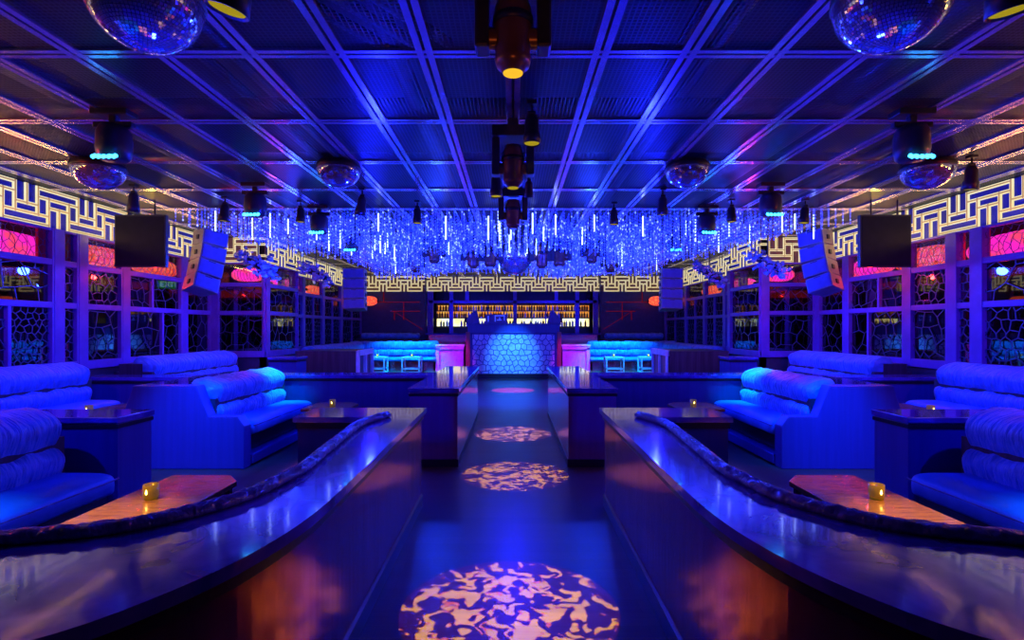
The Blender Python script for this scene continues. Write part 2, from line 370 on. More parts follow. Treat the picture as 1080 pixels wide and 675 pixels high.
def window(P, ang, W, mull_lo=None, mull_up=None, cell=0.3, cell_up=0.3, cell_tr=0.1, seed=1, fill='glass', sill=1.07, pw=0.17, transom=True, label=None):
    wcount[0] += 1
    z0, zm, zu, zt = sill, 1.93, 2.53, 3.045
    f = B()
    f.box((0,-0.05,sill-0.02),(pw,0.06,zt)); f.box((W-pw*0.2,-0.045,sill-0.02),(W,0.055,zt))
    for (z, h) in ((z0-0.04,0.13),(zm,0.085),(zu,0.085),(zt-0.035,0.035)):
        f.box((0,-0.04,z),(W,0.05,z+h))
    a, c = pw, W-pw*0.2
    cl = [a, c] if mull_lo is None else [a, a+(c-a)*mull_lo-0.025, a+(c-a)*mull_lo+0.025, c]
    cu = [a, c] if mull_up is None else [a, a+(c-a)*mull_up-0.025, a+(c-a)*mull_up+0.025, c]
    if mull_lo is not None: f.box((cl[1],-0.035,z0),(cl[2],0.045,zm+0.02))
    if mull_up is not None: f.box((cu[1],-0.035,zm),(cu[2],0.045,zu+0.02))
    root = f.build('window_%d' % wcount[0], M_paintp, None, 0.006, (P[0],P[1],0), (0,0,ang)); struct(root, label)
    l = B()
    for k in range(0, len(cl), 2): hexlattice(l, cl[k], cl[k+1], z0+.09, zm, cell*(1 if k == 0 else .7), seed=seed*7+k)
    for k in range(0, len(cu), 2): hexlattice(l, cu[k], cu[k+1], zm+.085, zu, cell_up*(1 if k == 0 else 1.25), seed=seed*11+k+3)
    if transom: hexlattice(l, a, c, zu+.085, zt-.035, cell_tr, r=0.0025, seed=seed*13)
    l.build('lattice', M_lattice, root)
    g = B(); g.box((a,0.02,z0+.05),(c,0.028,zu+.04)); g.build('glass_pane', M_glass, root)
    g = B(); g.box((a,0.02,zu+.05),(c,0.026,zt-.02)); g.build('transom_pane', M_clear, root)
    return root
def wallseg(name, a, c, z0, z1, t=0.1, mat=None, parent=None):
    d = Vector((c[0]-a[0], c[1]-a[1])); ang = math.atan2(d.y, d.x)
    b = B(); b.box((0,0,z0),(d.length,t,z1))
    o = b.build(name, mat or M_wall, parent, 0, (a[0],a[1],0), (0,0,ang)); return struct(o)
for sd in (-1, 1):
    n = SIDE[sd]
    def SW(a, c):
        a = (a[0]*sd, a[1]); c = (c[0]*sd, c[1])
        return (a, c) if sd < 0 else (c, a)
    # solid wall below the windows, and the beam behind the friezes
    for k, (a, c) in enumerate((((6.45,-4),(6.45,11.3)),((6.45,11.3),(5.29,11.3)),((5.29,11.3),(5.29,13.0)),((5.29,13.0),(5.7,13.0)),((5.7,13.0),(5.7,19.9)))):
        p, q = SW(a, c)
        wallseg('wall_%s' % n, p, q, 0, 1.05)
        wallseg('wall_%s_beam' % n, p, q, 3.05, 4.5) if False else None
        d = Vector((q[0]-p[0], q[1]-p[1])); ang = math.atan2(d.y, d.x)
        b = B(); b.box((0,0.055,3.045),(d.length,0.12,4.5)); struct(b.build('wall_%s_upper' % n, M_wall, None, 0, (p[0],p[1],0), (0,0,ang)))
    wallseg('wall_%s_entry' % n, *SW((6.45,-4),(6.45,4.3)), 1.05, 3.05)
    wallseg('wall_%s_outer' % n, *SW((7.9,-4),(7.9,22.5)), 0, 4.5)
    bays = [((6.45,4.3),(6.45,5.85),.45,.55,.30,.36,.13),((6.45,5.85),(6.45,7.42),.55,None,.155,.34,.12),((6.45,7.42),(6.45,7.84),None,None,.13,.13,.12),
            ((6.45,7.84),(6.45,8.72),None,None,.24,.15,.12),((6.45,8.72),(6.45,10.3),.62,.42,.36,.22,.12),((6.45,10.3),(6.45,11.27),None,None,.26,.24,.12),
            ((6.42,11.3),(5.27,11.3),None,None,.3,.3,.2),((5.29,11.3),(5.29,13.0),None,None,.3,.3,.2),((5.29,13.0),(5.7,13.0),None,None,.2,.2,.2),
            ((5.7,13.0),(5.7,14.3),.5,.5,.2,.2,.2),((5.7,14.3),(5.7,15.8),.5,.5,.2,.2,.2),((5.7,15.8),(5.7,17.5),.5,.5,.2,.2,.2),((5.7,17.5),(5.7,19.85),.5,.5,.25,.25,.2)]
    for k, (a, c, ml, mu, ce, cu, ct) in enumerate(bays):
        p, q = SW(a, c); d = Vector((q[0]-p[0], q[1]-p[1]))
        if sd > 0 and ml: ml = 1-ml
        if sd > 0 and mu: mu = 1-mu
        window(p, math.atan2(d.y, d.x), d.length, ml, mu, ce, cu, ct, seed=k+3, sill=1.07)
    # red painted post faces and red glow behind
b = B(); b.box((-6.5,-4.1,0),(6.5,-4,4.5)); struct(b.build('wall_entrance', M_wall))
b = B(); b.box((-8.2,22.5,0),(8.2,22.6,4.5)); struct(b.build('wall_back', M_wall))
for sd in (-1, 1):
    b = B(); b.box((3.3*sd,19.96,0),(5.75*sd,20.05,4.5)); b.box((3.28*sd,20.0,0),(3.38*sd,21.6,4.5)); 
    struct(b.build('wall_back_%s' % SIDE[sd], pbr('back_panel_%s' % SIDE[sd], (0.035,0.04,0.10), 0.35)))
    r = B()
    for (x0, z0, x1, z1) in ((-5.2,2.62,-3.5,2.62),(-4.85,2.62,-4.85,3.0),(-4.1,1.95,-4.1,2.62),(-4.6,2.28,-3.5,2.28),(-5.0,1.38,-3.5,1.38),(-4.45,1.95,-4.45,2.28)):
        r.bar((x0,0,z0),(x1,0,z1),.022,.02)
    r.bar((-4.5,0,2.3),(-3.4,0,1.6),.012,.012)
    o = r.build('neon_line_art', M_redline, None, 0, (0,19.93,0))
    if sd > 0: o.scale = (-1,1,1)
    tag(o, 'thin dim red neon lines on the dark panel %s of the bar' % SIDE[sd], 'neon lines')

# corridor lanterns and red strips
def lantern(x, y, z, L, r, mat, label, rz=0):
    root = empty('silk_lantern', label, 'lantern', (x,y,z), (0,0,rz), group='glowing tube lanterns behind the transoms')
    prof = []
    m = 22
    for k in range(m+1):
        t = -1+2*k/m; prof.append((max(0.012, r*(1-abs(t)**3.2)**0.5), t*L/2))
    b = B(); b.lathe(prof, n=20, mat=Matrix.Rotation(PI/2, 4, 'X')); b.build('lantern_shade', mat, root)
    rb = B()
    for k in range(2, m-1, 2):
        rr, zz = prof[k]; rb.lathe([(rr+.002,zz-.004),(rr+.008,zz),(rr+.002,zz+.004)], n=20, mat=Matrix.Rotation(PI/2, 4, 'X'))
    rb.build('wire_rib', M_ribs, root)
    for s in (-1,1):
        c = B(); c.tube((0,s*(L/2-.02),0),(0,s*(L/2+.05),0),.04); c.build('end_cap', M_black, root)
    tz = (CEIL+.9 if abs(x) > 6.4 else CEIL-.03)-z
    for s in (-1,1):
        c = B(); c.tube((0,s*L/3,r-0.01),(0,s*L/3,tz),.004,n=6); c.build('hanging_wire', M_black, root)
    return root
for sd in (-1, 1):
    n = SIDE[sd]
    lantern(6.85*sd, 7.0, 2.77, 2.0, .20, M_pink, 'large magenta tube lantern behind the nearest %s transom' % n)
    lantern(6.80*sd, 8.78, 2.80, 1.3, .19, M_orange, 'orange crackled lantern between the first %s posts' % n)
    lantern(6.80*sd, 10.1, 2.80, 1.25, .17, M_pink if sd > 0 else M_orange, 'tapered salmon lantern just before the %s line array' % n)
    lantern(5.85*sd, 11.75, 2.83, .75, .15, M_pink, 'short pink lantern in the %s portal return' % n, PI/2)
    lantern(6.1*sd, 14.2, 2.78, 1.6, .17, M_pink, 'magenta lantern just past the %s portal' % n)
    lantern(6.05*sd, 16.2, 2.78, 1.3, .16, M_orange, 'orange lantern further along the far %s windows' % n)
    lantern(5.2*sd, 19.0, 2.62, .7, .17, M_orange, 'small orange lantern in the far %s corner' % n, PI/2)
    for k, (y0, y1, x, z) in enumerate(((7.2,8.6,7.7,2.52),(9.6,11.2,7.7,2.52),(12.0,13.6,7.75,2.52))):  # glowing boxes, added to put a red band in the windows
        b = B(); b.box((-.02,-(y1-y0)/2,-.07),(.02,(y1-y0)/2,.07)); b.box((-.05,-(y1-y0)/2-.03,-.1),(-.02,(y1-y0)/2+.03,.1),1) if False else None
        o = b.build('red_glow_box', M_redbar, None, 0, (x*sd,(y0+y1)/2,z)); tag(o, ['nearest','middle','farthest'][k]+' added flat red glow box on the outer %s corridor wall' % n, 'light box', 'added red glow boxes in the side corridors')
    b = B(); b.box((-.5,-.02,-.08),(.5,.02,.08)); o = b.build('red_glow_box', M_redbar, None, 0, (6.0*sd,11.75,2.40)); tag(o, 'added orange red glow box inside the %s portal return' % n, 'light box', 'added red glow boxes in the side corridors')  # same added glow for the portal windows
    b = B(); b.box((-.03,-.02,-.26),(.03,.02,.26))
    for (yy) in (7.36, 7.76):
        b = B(); b.box((-.02,-.09,0),(.02,.09,.44)); 
        tag(b.build('red_post_panel', M_redwall, None, 0, (6.52*sd,yy,2.58)), 'red painted board %s the narrow %s bay' % ('before' if yy<7.5 else 'after', n), 'board')
# exit sign, added in place of its reflection in the windows
root = empty('exit_sign', 'small green lit exit sign added where the left windows reflect one', 'exit sign', (-6.9,10.65,2.52), (0,0,0.57))
b = B(); b.box((-.20,0.0,-.08),(.20,.05,.08)); b.build('sign_box', M_exit, root)
def text(body, size, loc, rot, mat, parent, name='lettering', ext=0.003):
    cu = bpy.data.curves.new(name, 'FONT'); cu.body = body; cu.size = size; cu.extrude = ext; cu.align_x = 'CENTER'; cu.align_y = 'CENTER'
    cu.materials.append(mat); t = bpy.data.objects.new(name, cu); me = bpy.data.meshes.new_from_object(t); bpy.data.objects.remove(t)
    o = bpy.data.objects.new(name, me); C.objects.link(o); o.parent = parent; o.location = loc; o.rotation_euler = rot; return o
text('EXIT', .15, (0,-.005,0), (PI/2,0,0), M_exitw, root)

# ------------------------------------------------------------------ upholstery
def cushion(name, parent, y0, y1, cx, cz, rx, rz, p=2.6, mat=None, ncs=26, nseg=None, wr=0.010, seed=0, tilt=0.0, endr=0.07, fr=6.0):
    """Soft roll along Y with superellipse section"""
    L = y1-y0; nseg = nseg or max(24, int(L*26)); vs = []; rows = []
    for i in range(nseg+1):
        t = i/nseg; y = y0+L*t
        e = min(y-y0, y1-y)
        sc = 1.0 if e > endr else max(0.30, math.sqrt(max(0, 1-(1-e/endr)**2)))
        row = []
        for k in range(ncs):
            a = 2*PI*k/ncs; ca, sa = math.cos(a), math.sin(a)
            x = rx*math.copysign(abs(ca)**(2/p), ca); z = rz*math.copysign(abs(sa)**(2/p), sa)
            q = noise.noise(Vector((seed*3.1+ca*0.9, y*fr, sa*0.9))) + 0.5*noise.noise(Vector((seed+ca*2, y*fr*2.3, sa*2)))
            gath = 0.35+1.0*abs(sa)**3
            d = 1 + wr*gath*q/max(rx,rz)*2
            x, z = x*sc*d, z*sc*d
            xr = x*math.cos(tilt)-z*math.sin(tilt); zr = x*math.sin(tilt)+z*math.cos(tilt)
            row.append(len(vs)); vs.append((cx+xr, y, cz+zr))
        rows.append(row)
    fs = []
    for i in range(nseg):
        for k in range(ncs): fs.append((rows[i][k], rows[i][(k+1)%ncs], rows[i+1][(k+1)%ncs], rows[i+1][k]))
    fs.append(tuple(rows[0])); fs.append(tuple(rows[-1][::-1]))
    b = B(); b.add(vs, fs, 0, True)
    return b.build(name, mat or M_cush, parent)
def sofa(label, sd, xf, y0, y1, zoff=0.0, near_panel=True, far_panel=False, shelf=True, back=None, group=None):
    """sofa facing the aisle. xf = |x| of the seat front. built for the right side of the room; mirrored by rotation maths"""
    root = empty('upholstered_sofa', label, 'sofa', (xf*sd, (y0+y1)/2, 0), (0,0,0), group)
    L = (y1-y0)/2
    def X(v): return v*sd        # v = distance outward from seat front
    pan = [(0.02,0),(0.02,.50),(0.10,.615),(0.44,.616),(0.58,.975),(1.32,.975),(1.44,.62),(1.46,0)]
    if back is not None: pan = [(0.02,0),(0.02,.50),(0.10,.615),(0.44,.616),(0.58,.95),(back,.95),(back,0)]
    def poly(dx=0): return [(X(px), pz+(zoff if pz > 0 else 0)) for (px, pz) in pan]
    if near_panel:
        b = B(); b.prism_y(poly(), -L, -L+.17); b.build('side_panel', M_bluewood, root, 0.008)
    if far_panel:
        b = B(); b.prism_y(poly(), L-.17, L); b.build('side_panel', M_panel, root, 0.008)
    a = -L+(.17 if near_panel else 0); c = L-(.17 if far_panel else 0)
    bx = back if back is not None else 1.40
    b = B(); b.box((X(.45),a,0),(X(bx),c,.80+zoff)); b.box((X(.60),a,.8+zoff),(X(bx-.08),c,.93+zoff)); b.build('back_frame', M_wood, root)
    b = B(); b.box((X(.12),a,.16),(X(.46),c,.34+zoff)); b.build('seat_base', M_edge, root)
    b = B(); b.box((X(.0),a,0.02),(X(.46),c,.14)); b.build('plinth_step', M_bluewood, root, .01)
    if shelf:
        b = B(); b.box((X(.74),a,.93+zoff),(X(bx-.06),c,.975+zoff)); b.build('shelf_top', M_top, root, .006)
    cushion('seat_cushion', root, a+.01, c-.01, X(.30), .44+zoff, .31, .095, p=4.2, mat=M_seat, wr=.004, seed=3, fr=4)
    cushion('back_cushion_lower', root, a+.01, c-.01, X(.545), .61+zoff, .15, .135, p=3.0, seed=5, tilt=-.30*sd*-1)
    cushion('back_cushion_upper', root, a+.01, c-.01, X(.615), .87+zoff, .20, .155, p=3.0, seed=8, tilt=-.30*sd*-1)
    # stitched piping
    b = B()
    b.tube((X(.0),a+.03,.475+zoff),(X(.0),c-.03,.475+zoff),.009,n=8)
    b.build('seat_piping', M_roll, root)
    return root
for sd in (-1, 1):
    n = SIDE[sd]
    sofa('blue sofa nearest the camera at the %s edge, facing a gold table' % n, sd, 3.08, 2.35, 4.18, near_panel=False)
    sofa('blue pleated sofa with solid wood end panel in the %s middle booth' % n, sd, 3.12, 6.2, 8.3)
    sofa('blue banquette under the nearest %s windows, ending by a narrow bay' % n, sd, 5.30, 4.95, 7.25, zoff=.15, near_panel=False, shelf=False, back=1.05)
    sofa('long blue banquette under the %s windows behind the wood panelled sofa' % n, sd, 5.30, 8.45, 11.1, zoff=.15, near_panel=False, shelf=False, back=1.05)

# ------------------------------------------------------------------ partitions
def divider(name, label, a, c, h=.91, top=.05, over=.02, cat='partition', mat=None, topmat=None):
    x0,x1 = min(a[0],c[0]),max(a[0],c[0]); y0,y1 = a[1],c[1]
    root = empty(name, label, cat, ((x0+x1)/2,(y0+y1)/2,0)); hx=(x1-x0)/2; hy=(y1-y0)/2
    b = B(); b.box((-hx+over,-hy+over,0),(hx-over,hy-over,h-top)); b.build('panelled_body', mat or (M_panel if cat == 'counter' else M_bluewood), root)
    b = B(); b.box((-hx,-hy,h-top),(hx,hy,h)); b.build('polished_top', topmat or M_top, root, .006)
    b = B(); b.box((-hx+over-.012,-hy+over-.012,h-top-.045),(hx-over+.012,hy-over+.012,h-top-.012)); b.box((-hx+over-.012,-hy+over-.012,0),(hx-over+.012,hy-over+.012,.09)); b.build('moulding', M_edge, root)
    return root
for sd in (-1, 1):
    n = SIDE[sd]
    divider('booth_divider', 'panelled divider behind the nearest %s sofa, candle booth beyond it' % n, (3.27*sd,4.40),(6.40*sd,4.85))
    divider('booth_divider', 'dark divider wall between the two %s window banquettes' % n, (4.75*sd,7.75),(6.40*sd,8.25), h=.93)
    divider('booth_divider', 'long low wall closing the back of the %s middle booth' % n, (1.27*sd,8.35),(4.4*sd,8.85), h=.91)
    divider('aisle_counter', 'wide counter block lining the far aisle on the %s' % n, (.64*sd,6.30),(1.25*sd,9.95), h=.934, cat='counter')
    divider('booth_divider', 'square blue block beyond the %s window banquette' % n, (4.35*sd,10.7),(4.95*sd,11.25), h=1.06)

# J shaped foreground counters
IN = [(.80,4.93),(.797,4.4),(.793,3.6),(.788,2.9),(.786,2.5),(.79,2.2),(.812,1.96),(.86,1.74),(.915,1.59),(.975,1.47),(1.045,1.36),(1.14,1.26),(1.4,1.08),(1.8,.95),(2.4,.85),(3.1,.80)]
OUT = [(1.03,4.41),(1.13,4.1),(1.14,3.8),(1.10,3.16),(1.07,2.73),(1.09,2.54),(1.14,2.27),(1.27,2.05),(1.45,1.90),(1.745,1.81),(2.1,1.75),(2.6,1.70),(3.1,1.68)]
def smooth(pts, n):
    P = [Vector(p) for p in pts]; P = [P[0]*2-P[1]] + P + [P[-1]*2-P[-2]]
    fine = []
    for i in range(1, len(P)-2):
        for k in range(12):
            t = k/12; a,b_,c,d = P[i-1],P[i],P[i+1],P[i+2]
            fine.append(0.5*((2*b_)+(c-a)*t+(2*a-5*b_+4*c-d)*t*t+(3*b_-a-3*c+d)*t**3))
    fine.append(P[-2])
    acc = [0]
    for i in range(1, len(fine)): acc.append(acc[-1]+(fine[i]-fine[i-1]).length)
    out = []; j = 0
    for k in range(n):
        s = acc[-1]*k/(n-1)
        while j < len(acc)-2 and acc[j+1] < s: j += 1
        t = (s-acc[j])/max(1e-9, acc[j+1]-acc[j]); out.append(fine[j].lerp(fine[j+1], min(1,t)))
    return out
def offset(path, d):
    out = []
    for i, p in enumerate(path):
        a = path[max(0,i-1)]; c = path[min(len(path)-1,i+1)]; t = (c-a).normalized(); out.append(p + Vector((t.y,-t.x))*d)
    return out
def sweep(b, path, prof, mi=0, sm=False, mir=1, wr=0, seed=0):
    """prof: list of (offset, z) closed; path: list of 2D"""
    rows = []; vs = []
    for i, p in enumerate(path):
        a = path[max(0,i-1)]; c = path[min(len(path)-1,i+1)]; t = (c-a).normalized(); nrm = Vector((t.y,-t.x))
        row = []
        for k, (o, z) in enumerate(prof):
            q = 0
            if wr: q = wr*(noise.noise(Vector((i*.33+seed, k*.7, 0)))+.6*noise.noise(Vector((i*.9+seed, k*1.3, 5))))
            pp = p+nrm*(o+q); row.append(len(vs)); vs.append((pp.x*mir, pp.y, z+q))
        rows.append(row)
    m = len(prof); fs = []
    for i in range(len(rows)-1):
        for k in range(m): fs.append((rows[i][k], rows[i][(k+1)%m], rows[i+1][(k+1)%m], rows[i+1][k]))
    fs.append(tuple(rows[0])); fs.append(tuple(rows[-1][::-1]))
    b.add(vs, fs, mi, sm)
for sd in (-1, 1):
    n = SIDE[sd]
    root = empty('curved_counter', 'J shaped polished counter sweeping along the %s side of the near aisle' % n, 'counter', (0,0,0))
    i_ = smooth(IN, 90); o_ = smooth(OUT, 90)
    hgt = .91
    b = B(); vs = []; fs = []
    for z in (hgt-.045, hgt):
        for k in range(90): vs += [(i_[k].x*sd,i_[k].y,z),(o_[k].x*sd,o_[k].y,z)]
    for k in range(89):
        a = 2*k; t = 180+2*k
        fs += [(a,a+1,a+3,a+2),(t,t+2,t+3,t+1),(a,a+2,t+2,t),(a+1,t+1,t+3,a+3)]
    fs += [(0,180,181,1),(178,179,359,358)]
    b.add(vs, fs)
    # return arm
    b.box((1.03*sd,4.41,hgt-.045),(1.83*sd,4.93,hgt)); b.add([(0.80*sd,4.93,hgt),(1.03*sd,4.93,hgt),(1.03*sd,4.41,hgt)],[(0,1,2)])
    b.build('polished_top', M_top, root)
    # panelled front along the aisle side
    inn = offset(i_, 0)
    sgn = 1
    def off_in(d): return offset(i_, -d)
    b = B(); pa = off_in(.05)
    sweep(b, pa, [(0,0),(0,hgt-.045)], mir=sd, sm=True); b.build('front_panel', M_panel, root)
    b = B(); sweep(b, off_in(.03), [(.0,hgt-.10),(.0,hgt-.046),(-.02,hgt-.046),(-.02,hgt-.10)], mir=sd); sweep(b, off_in(.036), [(0,0),(0,.10),(-.02,.12),(-.02,0)], mir=sd)
    b.build('moulding', M_edge, root)
    b = B(); b.box((.86*sd,4.44,0),(1.80*sd,4.90,hgt-.045)); b.build('return_body', M_bluewood, root)
    b = B(); b.box((1.06*sd,4.425,hgt-.10),(1.81*sd,4.44,hgt-.05)); b.build('return_moulding', M_edge, root)
    # banquette back behind the counter: padded roll
    rt = empty('curved_banquette', 'curved banquette with gathered dark leather roll behind the %s counter' % n, 'banquette', (0,0,0))
    oo = smooth(OUT[0:], 260)
    b = B(); prof = []
    for k in range(14):
        a = 2*PI*k/14; prof.append((-.015+.038*math.cos(a), .930+.027*math.sin(a)))
    sweep(b, oo, prof, sm=True, mir=sd, wr=.012, seed=2); b.build('padded_roll', M_roll, rt)
    b = B(); o2 = smooth(OUT, 80); sweep(b, o2, [(-.006,.0),(-.006,.91),(-.05,.91),(-.17,.42),(-.17,0)], mir=sd); b.build('backrest', M_roll, rt)
    b = B(); sweep(b, o2[12:64], [(-.17,.10),(-.17,.42),(-.22,.45),(-.50,.45),(-.54,.40),(-.54,.10)], sm=False, mir=sd); b.build('seat', M_seat, rt)

# ------------------------------------------------------------------ tables + candles
def candle(x, y, z, label, s=1.0):
    s *= .8
    root = empty('votive_candle', label, 'candle', (x,y,z), (0,0,0), 'votive candles in amber glasses'); 
    b = B(); b.lathe([(0.001,0),(.045*s,0),(.055*s,.02*s),(.055*s,.115*s),(.050*s,.115*s),(.048*s,.03*s),(0.001,.02*s)], n=20); b.build('glass_cup', M_votive, root)
    b = B(); b.lathe([(.030*s,.022*s),(.030*s,.05*s),(.001,.052*s)], n=14); b.build('wax', M_wax, root)
    b = B(); b.lathe([(.001,.052*s),(.009*s,.066*s),(.006*s,.085*s),(.001,.10*s)], c=(0,-.052*s,-.01*s), n=10); b.build('flame', M_flame, root)
    return root
def table(label, x0, x1, y0, y1, h=.58, sd=-1, cc=.13):
    cx, cy = (x0+x1)/2*sd, (y0+y1)/2; hx, hy = (x1-x0)/2, (y1-y0)/2
    root = empty('low_table', label, 'table', (cx,cy,0))
    poly = [(-hx,-hy),(hx,-hy),(hx,hy),(-hx+cc,hy),(-hx,hy-cc*1.2)]
    poly = [(p[0]*sd, p[1]) for p in poly]
    b = B(); b.prism(poly, h-.035, h); b.build('table_top', M_table, root, .004)
    for (a, c) in ((-1,-1),(1,-1),(1,1),(-1,1)):
        lx, ly = a*(hx-.06), c*(hy-.08)
        if a < 0 and c > 0: ly -= .08
        b = B(); b.box((lx*sd-.02,ly-.02,0),(lx*sd+.02,ly+.02,h-.035)); b.build('leg', M_leg, root)
    b = B(); b.box((-hx+.05,-hy+.05,h-.075),(hx-.05,hy-.22,h-.035)); b.build('apron', M_leg, root)
for sd in (-1, 1):
    n = SIDE[sd]
    table('gold lit low table inside the curve of the %s counter' % n, 1.93, 2.48, 2.55, 3.87, sd=sd)
    table('low table half hidden behind the %s counter return' % n, 2.18, 2.80, 7.0, 7.65, sd=sd)
    table('reddish table in the %s window booth beyond the panelled divider' % n, 4.6, 5.1, 5.2, 7.0, h=.66, sd=sd)
    candle(2.27*sd if sd<0 else 2.28, 3.33, .58, 'lit amber votive on the near %s table' % n, 1.0)
    candle(2.48*sd, 7.3, .58, 'small amber votive on the table behind the %s counter return' % n, .95)
    candle(4.95*sd if sd<0 else 4.88, 6.2, .66, 'small amber votive beside the %s window banquette' % n, .95)
candle(-2.05*1, 7.35, .58, 'amber votive tucked behind another on the left middle table', .01) if False else None

# ------------------------------------------------------------------ rear platform
for sd in (-1, 1):
    n = SIDE[sd]
    b = B(); b.box((1.9*sd,12.2,0),(5.68*sd,19.9,.25)); struct(b.build('floor_platform_%s' % n, M_floor))
    # block with lit frame
    root = empty('side_cabinet', 'dark block with open lit frame end in the %s rear lounge' % n, 'cabinet', (4.2*sd,12.6,0))
    b = B(); b.box((-.70,-.65,0.255),(.66,.65,1.13)); b.build('cabinet_body', M_wood, root)
    b = B()
    for yy in (-.62, -.03, .58): b.box((-.70*sd-.04,yy,.26),(-.70*sd+.03,yy+.07,1.13))
    b.box((-.73*sd-.03,-.65,1.02),(-.70*sd+.03,.65,1.15)); b.build('frame_end', M_steelwhite, root)
    # rear banquette U
    rt = empty('rear_banquette', 'long glowing blue banquette around the %s rear lounge' % n, 'banquette', (0,0,0))
    b = B(); b.box((5.6*sd,13.3,.25),(5.1*sd,17.6,1.0)); b.box((5.6*sd,17.97,.25),(2.55*sd,18.4,1.0)); b.build('back_frame', M_wood, rt)
    cushion('side_back_cushion', rt, 12.3 if False else 13.3, 17.7, 5.15*sd, 1.03, .2, .16, seed=11)
    for (nm, dy, zz, rz, ry, mt) in (('back_cushion_upper',17.85,1.06,.15,.16,M_cush),('back_cushion_lower',17.78,.82,.12,.15,M_cush),('seat_cushion',17.5,.62,.08,.30,M_seat)):
        o = cushion(nm, rt, -1.5, 1.5, 0, zz, ry, rz, mat=mt, seed=4)
        o.rotation_euler = (0,0,PI/2); o.location = (3.98*sd,dy,0)
    b = B(); b.box((5.4*sd,17.3,.25),(2.6*sd,17.75,.55)); b.build('seat_base', M_panel, rt)
    rt = empty('upper_banquette', 'raised banquette with red edged top against the %s back panel' % n, 'banquette', (4.45*sd,19.3,0))
    b = B(); b.box((-1.2,-.1,.25),(1.0,.5,1.25)); b.build('bench_base', M_wood, rt)
    o = cushion('back_cushion', rt, -1.15, 1.0, 0, 1.36, .2, .11, seed=9); o.rotation_euler = (0,0,PI/2); o.location = (-.1,.15,0)
    # small tables
    for k, (xa, xb) in enumerate(((2.92,3.5),(4.02,4.6))):
        root = empty('cocktail_table', ['bright white framed cocktail table in the open of the %s rear lounge','white framed cocktail table beside the dark block in the %s rear lounge'][k] % n, 'table', ((xa+xb)/2*sd,16.9,.25), (0,0,0), 'white framed rear tables')
        w = (xb-xa)/2
        b = B(); b.box((-w,-.25,.45),(w,.25,.49)); b.build('table_top', M_steelwhite, root)
        b = B()
        for s in (-1, 1):
            for q in (-.23, .23): b.box((s*w-s*.0,q-.02,0),(s*w-s*.045,q+.02,.45))
        for q in (-.23, .23): b.box((-w,q-.02,.10),(w,q+.02,.14))
        b.box((-w,-.24,.0),(w,.24,.02)); b.build('table_frame', M_steelwhite, root)
        candle((xa+xb)/2*sd, 16.9, .74, ['tiny lit votive on the open %s rear table','tiny lit votive on the %s rear table by the dark block'][k] % n, 1.0)

# ------------------------------------------------------------------ DJ booth
root = empty('dj_booth', 'tall blue booth with glowing honeycomb front at the end of the aisle', 'dj booth', (0.02,17.4,0))
b = B(); b.box((-1.42,0,0),(1.42,1.0,1.50)); b.build('booth_body', M_bluewood, root)
b = B(); b.box((-1.34,-.03,.16),(1.34,0.005,1.44)); b.build('glowing_panel', M_honey, root)
b = B()
hexlattice(b, -1.34, 1.34, .16, 1.44, .20, r=.011, y=-.035, seed=5); b.build('honeycomb_relief', M_honeybar, root)
b = B(); b.box((-1.50,-.06,1.50),(1.50,1.05,1.76)); b.box((-1.56,-.10,1.76),(1.56,1.1,1.80)); b.box((-1.52,-.08,1.48),(1.52,.0,1.51)); b.build('booth_fascia', M_bluewood, root, .01)
b = B(); b.box((-1.56,-.08,0),(-1.42,.12,1.52)); b.box((1.42,-.08,0),(1.56,.12,1.52)); b.build('corner_post', pbr('red_brown_post', (0.35,0.08,0.10), .4), root, .01)
b = B(); b.box((-1.44,-.12,0),(1.44,.0,.15)); b.build('plinth', M_edge, root)
for sd in (-1, 1):
    rt = empty('monitor_speaker', 'wedge shaped monitor speaker on the %s end of the booth top' % SIDE[sd], 'speaker', (1.33*sd+.02,17.55,1.80), (0,0,0), 'booth monitors')
    b = B(); b.prism_y([(-.22*sd,0),(.22*sd,0),(.20*sd,.18),(-.02*sd,.42),(-.12*sd,.40)], -.15, .15); b.build('cabinet', M_speaker, rt, .02)
    b = B(); b.tube((.20*sd,0,.12),(.28*sd,0,.12),.09,n=14); b.build('driver_horn', M_black2, rt)
    # pink cabinets
    rt = empty('side_counter', 'magenta lit side counter attached %s of the booth' % SIDE[sd], 'cabinet', (2.06*sd,17.35,0))
    b = B(); b.box((-.44,0,.0),(.44,.6,1.06)); b.build('cabinet_body', M_pinkcab, rt)
    b = B(); b.box((-.46,-.04,.95),(.46,.0,1.08)); b.box((.34*sd,-.04,0),(.46*sd,0,1.0)); b.build('front_frame', M_pinkcab, rt)
    b = B(); b.box((-.48,-.05,1.06),(.48,.62,1.11)); b.build('counter_top', M_steelwhite, rt)
rt = empty('dj_mixer', 'grey mixing console with screen on the booth top', 'mixer', (-.55,17.5,1.80))
b = B(); b.box((-.38,0,0),(.38,.4,.08)); b.box((-.36,.0,.08),(.36,.06,.30)); b.build('console', M_speaker, rt, .01)
b = B(); b.box((-.28,-.01,.06),(-.25,0,.26)); b.box((-.05,-.01,.06),(-.02,0,.26)); b.box((-.05,-.01,.24),(.28,0,.27)); b.box((.25,-.01,.1),(.28,0,.27)); b.box((.02,-.01,.10),(.18,0,.13)); b.box((.10,-.01,.12),(.13,0,.2)); b.build('panel_outline', pbr('console_trim',(.4,.45,.8),.4,emit=(.05,.1,.9),estr=.8), rt)

